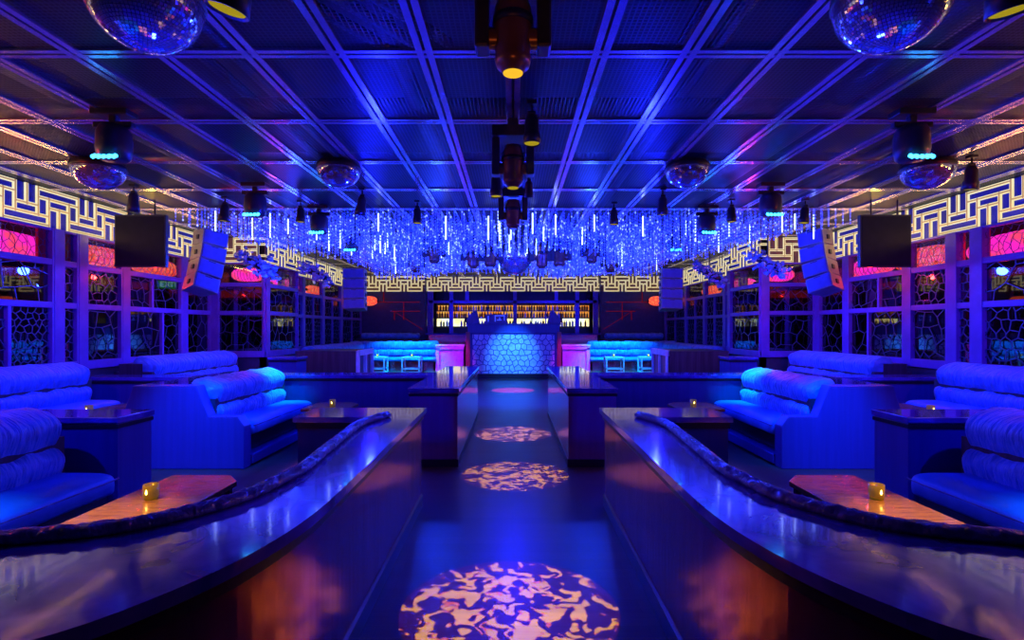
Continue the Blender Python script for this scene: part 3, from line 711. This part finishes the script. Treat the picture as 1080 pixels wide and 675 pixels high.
# ------------------------------------------------------------------ bar
bar = empty('back_bar', 'lit back bar shelving framed by blue posts behind the booth', 'bar shelving', (0,20.2,0))
b = B()
for (x, z0, w) in ((-3.15,0,.22),(-2.35,1.3,.14),(-1.75,2.68,.13),(.08,1.3,.14),(1.65,2.68,.13),(2.45,1.3,.15),(3.15,0,.20)): b.box((x-w/2,0,z0),(x+w/2,.12,3.05))
b.box((-3.2,.0,2.60),(3.2,.1,2.70)); b.build('post_frame', M_paintp, bar)
b = B()
for z in (1.72, 2.06, 2.34): b.box((-3.1,.75,z-.03),(3.1,1.1,z))
for x in (-2.5,-1.0,-.35,.75,1.3,2.5): b.box((x-.02,.74,1.5),(x+.02,1.1,2.7))
b.build('shelf', M_edge, bar)
b = B(); b.box((-3.05,1.11,1.72),(3.05,1.13,2.02)); b.build('backlight_panel', M_backlit, bar)
b = B(); b.box((-3.05,1.11,2.08),(3.05,1.13,2.31)); b.box((-3.05,1.11,2.36),(3.05,1.13,2.56)); b.build('upper_backlight', M_warmglow, bar)
b = B(); b.box((-3.1,1.14,0),(3.1,1.2,3.3)); b.build('back_board', M_wall, bar)
b = B(); b.box((-3.1,-.6,0),(3.1,-.05,1.40)); 
bc = empty('bar_counter', 'low dark bar counter in front of the bottle shelves', 'bar', (0,0,0)); 
b.build('counter_front', M_panel, bc, 0, (0,20.1,0)); b = B(); b.box((-3.2,19.4,1.40),(3.2,20.1,1.46)); b.build('counter_top', M_top, bc)
protos = []
for m in M_btl:
    bb = B(); bb.lathe([(.001,0),(.038,0),(.04,.02),(.04,.15),(.014,.19),(.013,.235),(.016,.24),(.001,.245)], n=8)
    o = bb.build('bottle', m); protos.append(o)
rnd = random.Random(3); first = set()
names = ['amber','green','clear','red','gold']
for r, z in enumerate((1.72, 2.06, 2.34)):
    x = -3.0
    while x < 3.0:
        if r == 0 and rnd.random() < .3: x += rnd.uniform(.08,.2); continue
        k = rnd.choice([0,1,2,4,2] if r == 0 else [0,4,3,0,2])
        if k in first: o = protos[k].copy(); C.objects.link(o)
        else: o = protos[k]; first.add(k)
        o.location = (x, 21.1+rnd.uniform(-.05,.05), z); sc = rnd.uniform(.85,1.05); o.scale = (sc*1.1,sc*1.1,sc*(1 if r else 1.12))
        tag(o, '%s bottle on the %s lit shelf of the back bar' % (names[k], ['lowest','middle','top'][r]), 'bottle', '%s bottles on the %s back bar shelf' % (names[k], ['lowest','middle','top'][r]))
        x += rnd.uniform(.085,.125)

# ------------------------------------------------------------------ chandelier
ch = empty('crystal_chandelier', 'huge field of blue crystal strands hanging over the dance floor', 'chandelier', (0,11.4,CEIL))
rnd = random.Random(11)
Y0, Y1 = 8.5, 14.4
b = B(); b.box((-5.45,-2.95,-.035),(5.45,-2.90,-.022)); 
for k in range(93): 
    x = -5.4+.1174*k; b.box((x-.004,-2.9,-.03),(x+.004,3.0,-.024))
b.build('hanging_frame', M_rail, ch)
def strand(b, x, y, L, r=.011, n=None):
    step = .052; n = max(3, int(L/step)); z = -.03
    for i in range(n):
        rr = r*rnd.uniform(.75,1.3); hh = step*rnd.uniform(.8,.95); a = rnd.uniform(0,PI); c, s = math.cos(a)*rr, math.sin(a)*rr
        zc = z-hh/2
        vs = [(x,y,z),(x+c,y+s,zc),(x-s,y+c,zc),(x-c,y-s,zc),(x+s,y-c,zc),(x,y,z-hh)]
        b.add(vs, [(0,1,2),(0,2,3),(0,3,4),(0,4,1),(5,2,1),(5,3,2),(5,4,3),(5,1,4)], 0 if rnd.random() < .55 else (1 if rnd.random() < .8 else 2))
        z -= step
def slen(x, y):
    w = .43 + .07*math.sin(x*1.7+y*.9) + .05*math.sin(y*2.1-x*.6) + (y-Y0)*.022
    if abs(x) > 4.2: w -= .12*(abs(x)-4.2)
    return max(.22, w*rnd.uniform(.9,1.1))
k = 0
for i in range(93):
    x = -5.4+.1174*i; b = B(); strand(b, x, Y0-11.4, slen(x, Y0), .012); b.build('crystal_strand', M_crystal, ch)
b = B(); y = Y0+.17
while y < Y1:
    for i in range(93):
        x = -5.4+.1174*i+rnd.uniform(-.02,.02)
        if rnd.random() < .06 or abs(x) > max(3.7, 5.4-(y-8.5)*.6): continue
        strand(b, x, y-11.4+rnd.uniform(-.03,.03), slen(x, y), .014)
    y += .17
o = b.build('crystal_strand_field', M_crystal, ch); o['kind'] = 'stuff'
for i in range(64):
    y = Y0+.1+(Y1-Y0-.2)*rnd.random()**1.1; x = rnd.uniform(-1,1)*max(3.5, 5.2-(y-8.5)*.6)
    if i < 12: y = Y0+.05; x = -4.9+.9*i+rnd.uniform(-.3,.3)
    L = rnd.uniform(.25,.42); z = -.05-rnd.uniform(0,.1)
    b = B(); b.tube((x,y-11.4,z),(x,y-11.4,z-L),.009,n=8); b.build('light_tube', M_tube, ch)

# ------------------------------------------------------------------ ceiling fixtures
def mirror_dome(x, y, r, label, full=False, zc=None):
    root = empty('mirror_dome' if not full else 'mirror_ball', label, 'mirror ball', (x,y,(CEIL-.13 if y < 4 else CEIL-.09) if zc is None else zc), (0,0,.1), None if full else 'half mirror balls on the ceiling')
    b = B(); nl = 24 if not full else 26
    ang0, ang1 = (-PI/2, 0.0) if not full else (-PI/2, PI/2)
    for i in range(nl):
        a0 = ang0+(ang1-ang0)*i/nl; a1 = ang0+(ang1-ang0)*(i+1)/nl; am = (a0+a1)/2
        nn = max(6, int(2*PI*math.cos(am)/(((ang1-ang0)/nl))*1.0))
        for k in range(nn):
            t0 = 2*PI*k/nn+.005/max(.1,math.cos(am)); t1 = 2*PI*(k+1)/nn-.005/max(.1,math.cos(am)); tm = (t0+t1)/2
            jt = Vector((rnd.uniform(-1,1),rnd.uniform(-1,1),rnd.uniform(-1,1)))*.010*r
            nrm = Vector((math.cos(am)*math.cos(tm), math.cos(am)*math.sin(tm), math.sin(am)))
            vs = []
            for (a, t) in ((a0+.004,t0),(a0+.004,t1),(a1-.004,t1),(a1-.004,t0)):
                p = Vector((math.cos(a)*math.cos(t), math.cos(a)*math.sin(t), math.sin(a)))*r*1.012
                p += nrm*((p-nrm*r).dot(jt)/r)
                vs.append(p)
            b.add(vs, [(0,1,2,3)])
    b.build('mirror_tiles', M_mirror, root)
    b = B(); b.lathe([(max(.001,math.cos(ang0+(ang1-ang0)*i/16))*r*.995, math.sin(ang0+(ang1-ang0)*i/16)*r*.995) for i in range(17)], n=40); b.build('ball_core', M_grout, root)
    b = B()
    if not full: b.lathe([(.001,.13 if y < 4 else .09),(r*.9,.13 if y < 4 else .09),(r*1.02,.05),(r*1.04,-.006),(r*1.01,-.012)], n=40)
    else: b.tube((0,0,r*.97),(0,0,r+.12),.03)
    b.build('mounting_ring', M_black, root)
    if not full and y > 4: root.scale = (1,1,.85)
    return root
for sd in (-1, 1):
    n = SIDE[sd]
    mirror_dome(2.04*sd+.03, 2.90, .285, 'largest half mirror ball cut by the top of the frame, %s of centre' % n)
    mirror_dome(2.03*sd, 6.19, .245, 'small half mirror ball nearer the centre on the %s' % n)
    mirror_dome(4.83*sd, 6.19, .27, 'half mirror ball with yellow rim near the %s wall frieze' % n)
mirror_dome(0.04, 11.0, .36, 'mirror ball hanging inside the crystal field above the aisle', True, 3.12)

def moving_head(x, y, lens_z, label, s=1.0, lens=None, rz=0, tilt=0, group='moving head lights on the ceiling'):
    root = empty('moving_head_light', label, 'stage light', (x,y,CEIL-.02), (0,0,rz), group)
    drop = CEIL-.02-lens_z
    b = B(); b.box((-.05,-.03,-.10),(.05,.03,0)); b.box((-.18*s,-.12*s,-.10-.09*s),(.18*s,.12*s,-.10)); b.tube((-.12*s,0,-.07),(.12*s,0,-.07),.02); b.build('base', M_black, root, .008)
    zj = -drop+.17*s
    for q in (-1, 1):
        b = B(); b.box((q*.15*s-.035*s,-.06*s,zj-.06*s),(q*.15*s+.035*s,.06*s,-.10-.06*s)); b.build('yoke_arm', M_black2, root, .012)
    b = B(); b.lathe([(.001,.20*s),(.07*s,.20*s),(.09*s,.14*s),(.095*s,.02*s),(.09*s,-.02*s),(.085*s,-.09*s),(.09*s,-.10*s),(.08*s,-.135*s),(.065*s,-.14*s),(.05*s,-.165*s)], n=24)
    b.tube((-.15*s,0,0),(.15*s,0,0),.05*s)
    hd = b.build('lamp_head', M_copper, root, 0, (0,0,zj), (tilt,0,0))
    b = B(); b.lathe([(.001,-.168*s),(.048*s,-.168*s),(.048*s,-.160*s)], n=24); b.build('lens', lens or M_amberdim, hd)
    b = B(); b.lathe([(.09*s,.10*s),(.099*s,.10*s),(.101*s,.06*s),(.09*s,.06*s)], n=24); b.build('cooling_band', M_black, hd)
    return root
moving_head(0.0, 2.72, 2.95, 'largest moving head light with glowing amber lens at top centre', 1.05, M_amber)
moving_head(0.0, 4.87, 2.93, 'second moving head light over the aisle', 1.05, M_amberdim)
moving_head(0.0, 7.05, 2.96, 'third moving head light right before the crystal strands', 1.05, M_blueLens)
for k, x in enumerate((-.85,-.5,.55,.9)):
    moving_head(x+.04, 10.8, 2.86, ['outer','inner','inner','outer'][k]+' moving head %s of the central mirror ball' % ['left','left','right','right'][k], 1.35, M_blueLens, tilt=(.3,-.2,.2,-.3)[k])
for sd in (-1, 1):
    for k, (x, y) in enumerate(((1.6,10.8),(2.3,12.6))):
        moving_head(x*sd, y, 2.95, 'dark moving head %s among the %s strands' % (['closer','deeper'][k], SIDE[sd]), 1.3, M_blueLens)
def led_wash(x, y, label, sd):
    root = empty('led_wash_light', label, 'stage light', (x,y,CEIL-.02), (0,0,0), 'wash lights with cyan diode rows')
    b = B(); b.box((-.16,-.08,-.05),(.16,.08,0)); b.box((-.03,-.03,-.12),(.03,.03,-.04)); b.box((-.17,-.03,-.15),(.17,.03,-.10)); b.build('clamp', M_black, root, .006)
    b = B(); b.lathe([(.001,-.13),(.11,-.14),(.135,-.20),(.14,-.34),(.125,-.42),(.10,-.44),(.001,-.44)], n=22); b.build('lamp_body', M_black2, root)
    b = B()
    for i in range(5): b.tube((-.09+.045*i,-.10,-.425),(-.09+.045*i,-.13,-.445),.017,n=8)
    b.build('diode_row', M_led, root)
for sd in (-1, 1):
    n = SIDE[sd]
    for k, (x, y) in enumerate(((3.53,4.7),(3.42,7.05),(3.05,8.66-.3),(3.1,10.2))):
        led_wash(x*sd, y, ['nearest','second','third','deepest'][k]+' cyan diode wash light from the camera on the %s' % n, sd)
def track_spot(x, y, label, s=1.0, tilt=(0.2,0), lens=None):
    root = empty('track_spotlight', label, 'spotlight', (x,y,CEIL-.02), (0,0,0), 'small black spotlights on the ceiling')
    b = B(); b.box((-.04,-.04,-.03),(.04,.04,0)); b.tube((0,0,-.03),(0,0,-.12*s),.012); b.tube((-.03*s,0,-.10*s),(.03*s,0,-.10*s),.02); b.build('mount', M_black, root)
    b = B(); b.lathe([(.001,0),(.045*s,-.01*s),(.06*s,-.05*s),(.062*s,-.15*s),(.072*s,-.17*s),(.078*s,-.25*s),(.073*s,-.252*s),(.066*s,-.235*s),(.001,-.235*s)], n=20)
    hd = b.build('lamp_barrel', M_black, root, 0, (0,0,-.11*s), (tilt[0],tilt[1],0))
    b = B(); b.lathe([(.001,-.243*s),(.064*s,-.243*s)], n=20); b.build('lens', lens or M_amberdim, hd)
for (x, y, s, lab, tl) in ((-1.26,2.45,1.25,'black spotlight by the top edge next to the large left mirror ball',(.1,.25)),(2.28,2.45,1.25,'black spotlight at the top right corner',(.1,-.15)),
        (-5.07,7.1,1,'spotlight above the left hanging screen',(.1,.1)),(5.1,5.9,1.05,'spotlight beside the outer right mirror dome',(.1,0)),
        (-4.2,7.75,1,'spotlight above the left line array',(0,.1)),(4.35,7.9,1,'spotlight above the right line array',(0,.1)),
        (-3.2,8.0,.9,'spotlight before the left strands beside a wash light',(0,.0)),(3.25,7.9,.95,'spotlight before the right strands beside a wash light',(0,.0)),
        (-2.07,7.3,1,'spotlight near the small left half mirror ball',(.1,.15)),(2.06,7.3,1,'spotlight near the small right half mirror ball',(.1,.0)),
        (-1.44,8.0,.95,'spotlight nearest the aisle before the left strands',(0,.0)),(1.54,8.1,.95,'spotlight nearest the aisle before the right strands',(0,.0)),
        (-.2,6.3,1,'spotlight with pale ring lens left of the aisle fixtures',(0,0)),(.16,4.5,1,'spotlight with yellow lens right of the second moving head',(0,0)),(.2,6.6,.8,'small amber spotlight right of the aisle fixtures',(.3,0))):
    track_spot(x, y, lab, s, tl)

# line arrays, screens
def line_array(x, y, ztop, label, lean, yaw, w=.42, h=.25, near=True):
    root = empty('line_array_speaker', label, 'line array', (x,y,ztop), (0,0,yaw), 'curved line array speakers')
    px, pz = 0.0, 0.0; a = lean*.55
    for k in range(4):
        b = B(); b.prism([(-w/2,-.0),(w/2,0),(w/2*.82,.42),(-w/2*.82,.42)], -h, 0, mat=None)
        b.box((-w/2+.02,-.012,-h+.02),(w/2-.02,0,-.02),1)
        b.box((-.06,-.016,-.035),(.06,-.0,-.02),2)
        for s in (-1, 1): b.box((s*w*.47-.02,.15,-h*.7),(s*w*.47+.02,.22,-h*.4),2)
        o = b.build('array_cabinet', [M_spkside, M_speaker, M_black], root, .008, (px,0,pz), (-.05*k,a,0))
        px += -math.sin(a)*(h+.012)*1.0; pz -= math.cos(a)*(h+.012); a += lean*.3
    b = B(); b.box((-w*.4,.1,0.01),(w*.4,.3,.035)); b.tube((0,.2,.03),(0,.2,CEIL-.025-ztop),.008,n=8); b.build('rigging_bar', M_black, root)
for sd in (-1, 1):
    n = SIDE[sd]
    line_array(5.02*sd, 9.0, 3.30, 'tilted four cabinet line array near the %s window wall' % n, .20*-sd*-1 if False else (.2 if sd<0 else -.2), .55 if sd > 0 and False else (1.0 if sd<0 else -1.0))
    line_array(3.88*sd, 12.9, 3.10, 'upright line array in front of the far %s windows' % n, 0.02*sd, 0, w=.52, h=.235)
    root = empty('hanging_screen', 'square glossy black screen hanging beside the %s wall frieze' % n, 'screen', (5.62*sd,8.0,0), (0,0,-.08*sd if False else 0))
    b = B(); b.box((-.385,.0,2.57),(.385,.07,3.36)); b.build('screen_housing', M_black, root, .006)
    b = B(); b.box((-.365,-.008,2.59),(.365,.0,3.33)); b.build('glass_face', M_screenface, root)
    b = B(); b.tube((-.2,.04,3.36),(-.2,.04,CEIL),.012); b.tube((.2,.04,3.36),(.2,.04,CEIL),.012); b.build('hanging_rod', M_black, root)

# hanging clusters of faceted blue scales near portals
def cluster(x, y, z, label, seed):
    r = random.Random(seed); root = empty('faceted_ornament', label, 'ornament', (x,y,z), (0,0,0), 'glittering faceted ornaments by the portals')
    b = B()
    for i in range(150):
        t = r.random(); cx = (t-.5)*.62; cz = -.36*(t-.5) + r.gauss(0,.075); cy = r.gauss(0,.08); cx += r.gauss(0,.05)
        rr = r.uniform(.03,.055); m = Matrix.Translation((cx,cy,cz)) @ Matrix.Rotation(r.uniform(0,6),4,'X') @ Matrix.Rotation(r.uniform(0,6),4,'Y')
        b.add([(-rr,0,-rr*.7),(rr,0,-rr*.7),(rr*.8,.0,rr*.7),(0,0,rr*1.1),(-rr*.8,.0,rr*.7),(0,-.016,0)], [(0,1,5),(1,2,5),(2,3,5),(3,4,5),(4,0,5),(4,3,2,1,0)], 0, False, m)
    b.build('mirror_scales', pbr('blue_mirror_scale_%d' % seed, (.35,.5,.95), .2, .6), root)['kind'] = 'stuff'
    b = B(); b.tube((0,0,-.25),(.0,0,CEIL-z),.012,n=8); b.tube((-.2,0,.10),(.24,0,-.12),.06,n=12); b.build('support_arm', M_black, root)
cluster(-4.75, 9.9, 2.82, 'glittering blue mirrored ornament before the left portal corner', 5); cluster(4.75, 9.9, 2.85, 'glittering blue mirrored ornament before the right portal corner', 6)
cluster(-4.45, 12.0, 2.88, 'small mirrored ornament at the far edge of the left portal', 7); cluster(4.45, 12.0, 2.88, 'small mirrored ornament at the far edge of the right portal', 8)

# ------------------------------------------------------------------ lights
def lamp(kind, name, loc, col, e, rot=(0,0,0), size=.02, angle=None, blend=.5, target=None):
    l = bpy.data.lights.new(name, kind); l.color = col; l.energy = e
    if kind == 'AREA': l.size = size
    else: l.shadow_soft_size = size
    if kind == 'SPOT': l.spot_size = angle; l.spot_blend = blend
    o = bpy.data.objects.new(name, l); C.objects.link(o); o.location = loc; o.rotation_euler = rot
    if target: o.rotation_euler = (Vector(target)-Vector(loc)).to_track_quat('-Z','Y').to_euler()
    return o
BLUE = (0.006,0.012,1.0); CY = (0.0,0.22,1.0); VIO = (0.12,0.01,1.0)
def gobo(x, y, z, radius, e, cols, seed, scale=3.2):
    ang = math.atan(radius/z)
    o = lamp('SPOT', 'gobo_projector', (x,y,z), (1,1,1), e, (0,0,0), .004, 2*ang*1.25, .02)
    l = o.data; l.use_nodes = True; nt = l.node_tree; nt.nodes.clear()
    out = nt.nodes.new('ShaderNodeOutputLight'); em = nt.nodes.new('ShaderNodeEmission'); nt.links.new(em.outputs[0], out.inputs[0])
    tc = nt.nodes.new('ShaderNodeTexCoord'); sp = nt.nodes.new('ShaderNodeSeparateXYZ'); nt.links.new(tc.outputs['Normal'], sp.inputs[0])
    def mth(op, a, b_=None):
        m = nt.nodes.new('ShaderNodeMath'); m.operation = op
        for i, v in enumerate((a, b_)):
            if v is None: continue
            if isinstance(v, (int, float)): m.inputs[i].default_value = v
            else: nt.links.new(v, m.inputs[i])
        return m.outputs[0]
    k = 1/math.tan(ang)
    u = mth('MULTIPLY', mth('DIVIDE', sp.outputs[0], sp.outputs[2]), k); v = mth('MULTIPLY', mth('DIVIDE', sp.outputs[1], sp.outputs[2]), k)
    cb = nt.nodes.new('ShaderNodeCombineXYZ'); nt.links.new(u, cb.inputs[0]); nt.links.new(v, cb.inputs[1]); cb.inputs[2].default_value = seed
    nz = nt.nodes.new('ShaderNodeTexNoise'); nz.inputs['Scale'].default_value = scale; nz.inputs['Detail'].default_value = 1.6; nz.inputs['Distortion'].default_value = .9
    nt.links.new(cb.outputs[0], nz.inputs['Vector'])
    r2 = mth('SQRT', mth('ADD', mth('MULTIPLY', u, u), mth('MULTIPLY', v, v)))
    # blobs thin out to the rim
    thr = mth('SUBTRACT', nz.outputs['Fac'], mth('MULTIPLY', mth('POWER', r2, 5.0), .10))
    cr = nt.nodes.new('ShaderNodeValToRGB'); e_ = cr.color_ramp.elements; cr.color_ramp.interpolation = 'LINEAR'
    e_[0].position = .0; e_[0].color = (*cols[2],1); e_[1].position = .505; e_[1].color = (*cols[2],1)
    for p, c in ((.509, cols[1]), (.523, cols[1]), (.535, cols[0])):
        q = e_.new(p); q.color = (*c, 1)
    nt.links.new(thr, cr.inputs[0]); nt.links.new(cr.outputs[0], em.inputs['Color'])
    circ = mth('LESS_THAN', r2, 1.0)
    nt.links.new(circ, em.inputs['Strength'])
    return o
AM = (1.0,.62,.0)
gobo(-.02, 3.12, 2.82, .64, 2400, (AM,(1.0,.20,.04),(.04,.002,.03)), 1.3, 6.5)
gobo(.02, 5.97, 2.90, .60, 2200, ((1,.58,.0),(1.0,.25,.2),(.04,.004,.06)), 4.1, 7.2)
gobo(0.0, 8.3, 2.92, .60, 2600, ((1,.5,.6),(.9,.4,.8),(.06,.01,.12)), 7.7, 6.0)
gobo(0.0, 14.1, 2.95, .56, 1500, ((1,.03,.9),(.9,.03,.9),(.9,.02,.9)), 2.2, 3.0)

# general blue fill, points added in mid-air without fixtures
for (x, y, z, e) in ((1.9,3.0,2.7,8),(-1.9,3.0,2.7,8),(1.7,6.75,2.5,34),(-1.7,6.75,2.5,34),(-2.4,8.95,2.5,30),(2.4,8.95,2.5,30),(0,9.2,2.6,40)):
    lamp('POINT', 'blue_fill', (x,y,z), BLUE, e*3.6, size=.06)
# points added below the strands to carry the chandelier's blue light
for x in (-4,-1.4,1.4,4):
    for y in (9.7,13.0): lamp('POINT', 'chandelier_fill', (x,y,2.7), (.01,.04,1.0), 90, size=.08)
# spots on sofas / booths
for sd in (-1, 1):
    lamp('SPOT', 'sofa_spot', (2.9*sd,8.0,3.1), (0,.42,1.0), 1300, size=.02, angle=.62, blend=1, target=(3.68*sd,8.2,.95))
    lamp('SPOT', 'panel_spot', (3.2*sd,5.05,2.6), (.0,.06,1.0), 1000, size=.02, angle=.75, blend=1, target=(3.75*sd,6.2,.30))
    lamp('SPOT', 'near_sofa_spot', (3.5*sd,3.0,3.2), CY, 900, size=.02, angle=.8, blend=1, target=(3.55*sd,2.6,.5))
    lamp('SPOT', 'window_sofa_spot', (4.4*sd,5.6,3.2), (.005,.03,1.0), 380, size=.02, angle=1.4, blend=1, target=(5.9*sd,6.8,.9))
    lamp('SPOT', 'window_sofa_spot', (4.2*sd,9.4,3.0), (.005,.03,1.0), 380, size=.02, angle=1.5, blend=1, target=(5.9*sd,10,.9))
    lamp('SPOT', 'rear_lounge_spot', (3.4*sd,16.3,3.3), (.0,.30,1.0), 2400, size=.02, angle=1.15, blend=.8, target=(3.5*sd,17.2,.25))
    lamp('SPOT', 'magenta_spot', (1.9*sd,15.6,3.2), (.75,.0,.9), 380, size=.02, angle=.5, blend=.6, target=(1.95*sd,17.3,.6))
    lamp('POINT', 'red_rail_fill', (5.5*sd,4.3,2.9), (1.0,.02,.05), 40, size=.02)  # unseen red point, added to redden the ceiling rails
    lamp('POINT', 'corridor_red_fill', (6.95*sd,7.5,2.35), (1.0,.02,.02), 25, size=.01); lamp('POINT', 'corridor_red_fill', (6.9*sd,9.4,2.35), (1.0,.02,.03), 25, size=.01)  # unseen red points, added to brighten the boards and posts
    lamp('SPOT', 'wall_blue', (4.2*sd,5.0,2.3), (.02,.012,1.0), 130, size=.02, angle=2.0, blend=1, target=(6.4*sd,7.6,1.9))
for sd in (-1, 1):
    lamp('SPOT', 'divider_spot', (4.0*sd,2.6,3.0), (.005,.01,1.0), 300, size=.02, angle=.9, blend=1, target=(4.2*sd,4.4,.6))
    lamp('SPOT', 'array_blue_fill', (3.0*sd,6.2,2.4), (.003,.006,1.0), 220, size=.02, angle=.5, blend=1, target=(5.05*sd,9.0,2.8))  # unseen fill, added to turn the line arrays blue
for sd in (-1, 1):
    lamp('SPOT', 'table_fill', (2.95*sd,2.6,3.3), (1.0,.42,.03), 600, size=.04, angle=.34, blend=1, target=(2.33*sd,3.0,.58))  # unseen warm fill, added to imitate gold reflected on the table
    lamp('SPOT', 'table_fill', (2.6*sd,3.9,3.4), (1.0,.10,.12), 170, size=.04, angle=.32, blend=1, target=(2.15*sd,3.75,.58))  # unseen red fill, added for the reddish far end of the table
    ar = lamp('AREA', 'frieze_warm_fill', (6.34*sd,5.6,3.03), (1.0,.50,.08), 40, (PI, -.45*sd, 0), size=.03); ar.data.shape = 'RECTANGLE'; ar.data.size_y = 10.0  # unseen upward strip, added to turn the wall-side rails gold
    lamp('SPOT', 'bar_post_fill', (1.6*sd,18.9,1.9), (.01,.01,1.0), 120, size=.04, angle=2.0, blend=1, target=(1.6*sd,20.2,2.3))  # unseen blue fill, added to brighten the bar posts
lamp('SPOT', 'floor_fill', (0,8.6,3.2), (.02,.012,1.0), 150, size=.15, angle=.62, blend=1, target=(0,4.5,0))  # unseen fill, added for a blue sheen on the aisle floor
lamp('SPOT', 'floor_fill', (0,7.3,3.3), (.05,.012,1.0), 500, size=.1, angle=.6, blend=1, target=(0,8.4,0))  # unseen violet-blue fill, added for the farther aisle floor
for sd in (-1, 1):
    lamp('POINT', 'portal_magenta_spill', (4.7*sd,10.6,2.2), (1.0,.03,.2), 14, size=.01)  # added point, gives the portal posts a purple tone
    lamp('POINT', 'array_gold_spill', (5.95*sd,8.75,3.15), (1.0,.6,.05), 7, size=.04)  # added point, mimics gold spill on the array side
    lamp('POINT', 'array_red_spill', (5.95*sd,8.85,2.5), (1.0,.02,.02), 10, size=.04)  # added point, mimics red spill on the array side
lamp('SPOT', 'head_warm_fill', (0,1.2,2.2), (1.0,.25,.05), 8, size=.03, angle=.7, blend=1, target=(0,2.7,3.1))  # unseen warm fill, added to light the first moving head
lamp('SPOT', 'booth_spot', (0,14.6,3.25), (.03,.25,1.0), 1900, size=.02, angle=.55, blend=1, target=(0,17.4,.75))
lamp('SPOT', 'aisle_spot', (0,11.8,3.2), (.002,.02,1.0), 4300, size=.02, angle=1.2, blend=1, target=(0,12.3,0))

# ------------------------------------------------------------------ camera + render settings
w = bpy.data.worlds.new('dark_room'); bpy.context.scene.world = w; w.use_nodes = True
w.node_tree.nodes['Background'].inputs[0].default_value = (0.0,0.0,0.02,1); w.node_tree.nodes['Background'].inputs[1].default_value = 1.0
cam = bpy.data.cameras.new('camera'); co = bpy.data.objects.new('camera', cam); C.objects.link(co)
co.location = (0,0,H); co.rotation_euler = (PI/2,0,0); cam.lens = 560/1080*36; cam.sensor_width = 36; cam.sensor_fit = 'HORIZONTAL'
cam.shift_x = -1/1080; cam.shift_y = 8.5/1080; cam.clip_start = .05
sc = bpy.context.scene; sc.camera = co
sc.view_settings.view_transform = 'Standard'; sc.view_settings.look = 'None'; sc.view_settings.gamma = 1; sc.view_settings.use_curve_mapping = False
sc.view_settings.exposure = 0.0
sc.cycles.use_denoising = True; sc.cycles.max_bounces = 6; sc.cycles.diffuse_bounces = 3; sc.cycles.glossy_bounces = 4; sc.cycles.transparent_max_bounces = 8
sc.cycles.sample_clamp_indirect = 4.0; sc.cycles.caustics_reflective = False; sc.cycles.caustics_refractive = False
